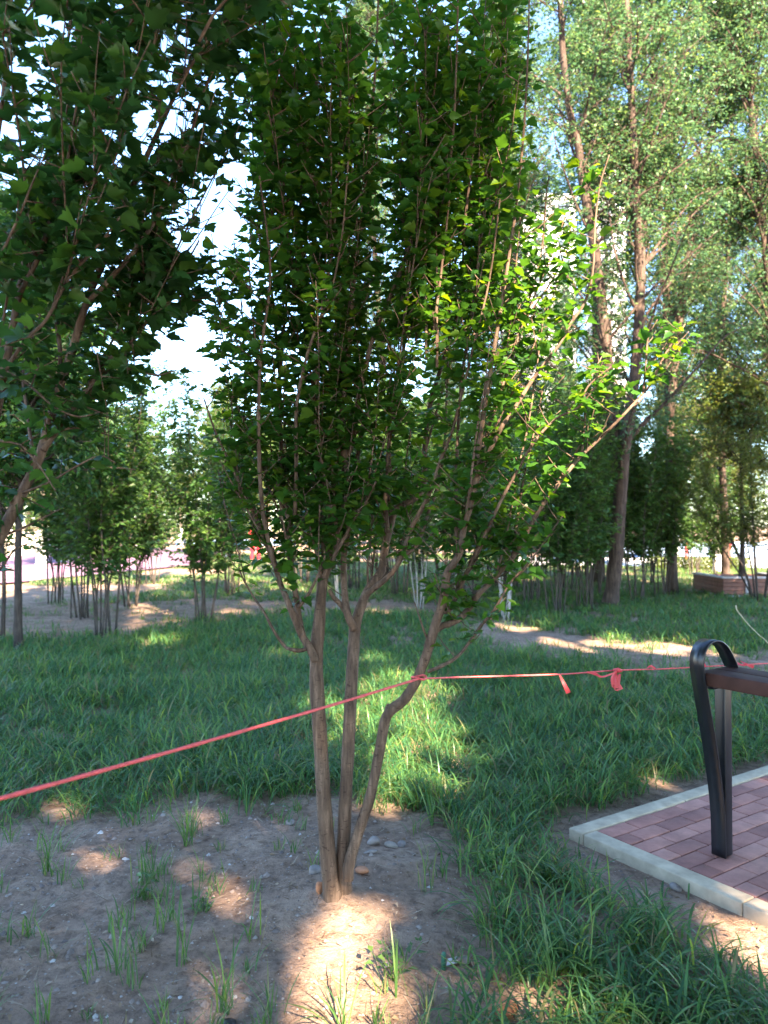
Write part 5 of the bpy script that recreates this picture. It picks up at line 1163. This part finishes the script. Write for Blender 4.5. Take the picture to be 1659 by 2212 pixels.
# ------------------------------------------------------------------ unseen trees added for their shade, crowns cut open for chosen sun patches
_e1 = np.cross(SUN, [0, 0, 1.0]); _e1 /= np.linalg.norm(_e1); _e2 = np.cross(SUN, _e1)
LIT = []                                               # (point, radius, share of leaves cut away to let the sun in)
def lit_g(px, py, r, s=1.0, z=0.0): LIT.append((gnd(px, py, z), r, s))
for q in [(722, 1985, .11), (712, 2030, .10), (712, 2080, .10), (712, 2130, .10), (722, 2190, .11), (730, 2250, .11), (675, 2060, .07), (670, 2110, .07), (672, 2160, .08), (672, 2220, .08), (780, 1985, .07), (860, 1925, .06), (905, 1935, .06), (500, 1945, .06), (450, 2150, .07), (470, 2200, .08),
          (845, 1420, .38), (870, 1480, .38), (830, 1520, .32), (900, 1560, .30), (930, 1610, .27), (880, 1680, .22), (820, 1740, .14), (140, 1745, .09), (180, 1755, .09), (410, 1790, .07), (440, 1880, .07), (1640, 1965, .08), (1590, 1940, .05), (1600, 2010, .12), (1650, 2060, .12), (1465, 1690, .12), (345, 1388, .2), (1330, 1385, .35), (1400, 1395, .35), (1470, 1398, .35), (1240, 1395, .2), (1120, 1352, .3), (1200, 1385, .2), (1100, 2150, .07), (1200, 2110, .06), (870, 2180, .06), (1150, 1790, .05), (1560, 1620, .05), (440, 1885, .08, .8), (520, 1900, .08, .7), (550, 1860, .07, .6), (180, 1930, .05), (235, 1985, .06, .8), (260, 1870, .06, .7), (90, 1985, .05), (60, 2160, .06, .7), (600, 1790, .06, .7), (1620, 1760, .10, .7), (1560, 1720, .06, .8), (1650, 1700, .08, .8), (1625, 1955, .07)]: lit_g(*q)
for q in [(1150, 760, .28, .7), (1220, 680, .30, .75), (1200, 860, .30, .75), (1290, 800, .30, .8), (1120, 620, .25, .4), (1240, 540, .24, .6), (1180, 1010, .22, .6), (1080, 760, .2, .4), (1310, 720, .25, .7), (1100, 500, .2, .4), (1270, 400, .16, .8), (1160, 800, .06, 1), (1220, 740, .07, 1), (1260, 640, .06, 1), (1200, 660, .05, 1), (1130, 860, .05, 1), (1330, 800, .07, 1), (1060, 640, .05, 1), (1010, 800, .05, 1), (720, 480, .05, 1), (640, 800, .04, 1), (780, 620, .04, 1), (885, 870, .05, 1), (940, 760, .05, 1), (1080, 900, .2, .6), (1250, 600, .15, .8), (1300, 400, .15, .8), (1200, 470, .15, .6), (1150, 980, .18, .6), (1200, 1140, .12, .9), (1010, 1130, .05, 1), (870, 1110, .06, 1), (845, 1160, .06, 1), (930, 620, .07, .9), (900, 720, .05, 1), (860, 800, .05, 1), (560, 560, .08, .9), (575, 700, .06, .9), (700, 660, .05, 1), (830, 980, .06, 1), (1040, 560, .2, .5), (960, 950, .07, .8), (1320, 800, .15, .8), (1000, 300, .25, .25), (900, 100, .2, .25), (720, 1290, .03, 1), (655, 1370, .04, 1)]:
    LIT.append((at(q[0], q[1], Yb), q[2], q[3]))
def shade_filter(base):
    def f(P):
        W = P + base; k = np.ones(len(P), bool); u = W @ _e1; v = W @ _e2
        for c, r, s in LIT:
            du = u - c @ _e1; dv = v - c @ _e2; rr = (r * 1.03 + min(0.035, r * 0.35)) * (1 + 0.25 * np.sin(3 * np.arctan2(dv, du) + c[0] * 9))
            inn = du * du + dv * dv < rr * rr
            k &= ~(inn & (rng.random(len(P)) < s))
        return k
    return f
BG = 'unseen broad-leaved trees added to shade the scene'
spots = [(1.5, -7.5, 'first'), (6.5, -7.0, ''), (-2.6, -9.5, ''), (4.0, -11.5, ''), (8.8, -2.6, ''), (4.6, -2.6, ''), (-1.2, -4.2, ''), (11.5, -7.0, ''), (0.0, -13.5, ''), (9.6, 5.6, ''), (8.6, 1.6, '')]
names = ['shade tree standing behind the camera', 'shade tree behind and right of the camera', 'shade tree behind and left of the camera', 'shade tree further back on the right', 'shade tree beside the paving, right of view', 'shade tree close behind the right shoulder of the camera', 'shade tree close behind the left shoulder of the camera', 'shade tree far right of the camera', 'shade tree far behind the camera', 'shade tree beyond the bench, out of frame on the right', 'shade tree beside the far end of the bench']
for i, ((X, Y, _), lab) in enumerate(zip(spots, names)):
    base = np.array([X, Y, 0.0]); hh = 15.0 + (i % 3) if i < 9 else 10.5
    wd, lv = crown_tree([([(0, 0, 0), (0.1, 0, 2.5), (0, 0.1, 5), (0.15, 0, 9), (0.1, 0.1, hh - 1)], 0.2, 0.04)], 4.8, hh, 3.8, 115, 70 + i, leaf=0.16, sub=7, tw=4, per=10, tmpl=(LS_V * [1, 1.7, 1], LS_F), droop=0.3, filt=shade_filter(base), twig_len=0.6, upang=(0.1, 0.9), shape=lambda t: 0.55 + 0.5 * math.sin(math.pi * min(1, 0.2 + 0.75 * t)))
    tree_obj('added_shade_tree', tuple(base), 'unseen, added broad-leaved ' + lab, 'tree', BG, wd, lv, M['bark_elm'], M['plane_leaf'])
print('objects', len(S.objects), 'polys', sum(len(o.data.polygons) for o in S.objects if o.type == 'MESH'))
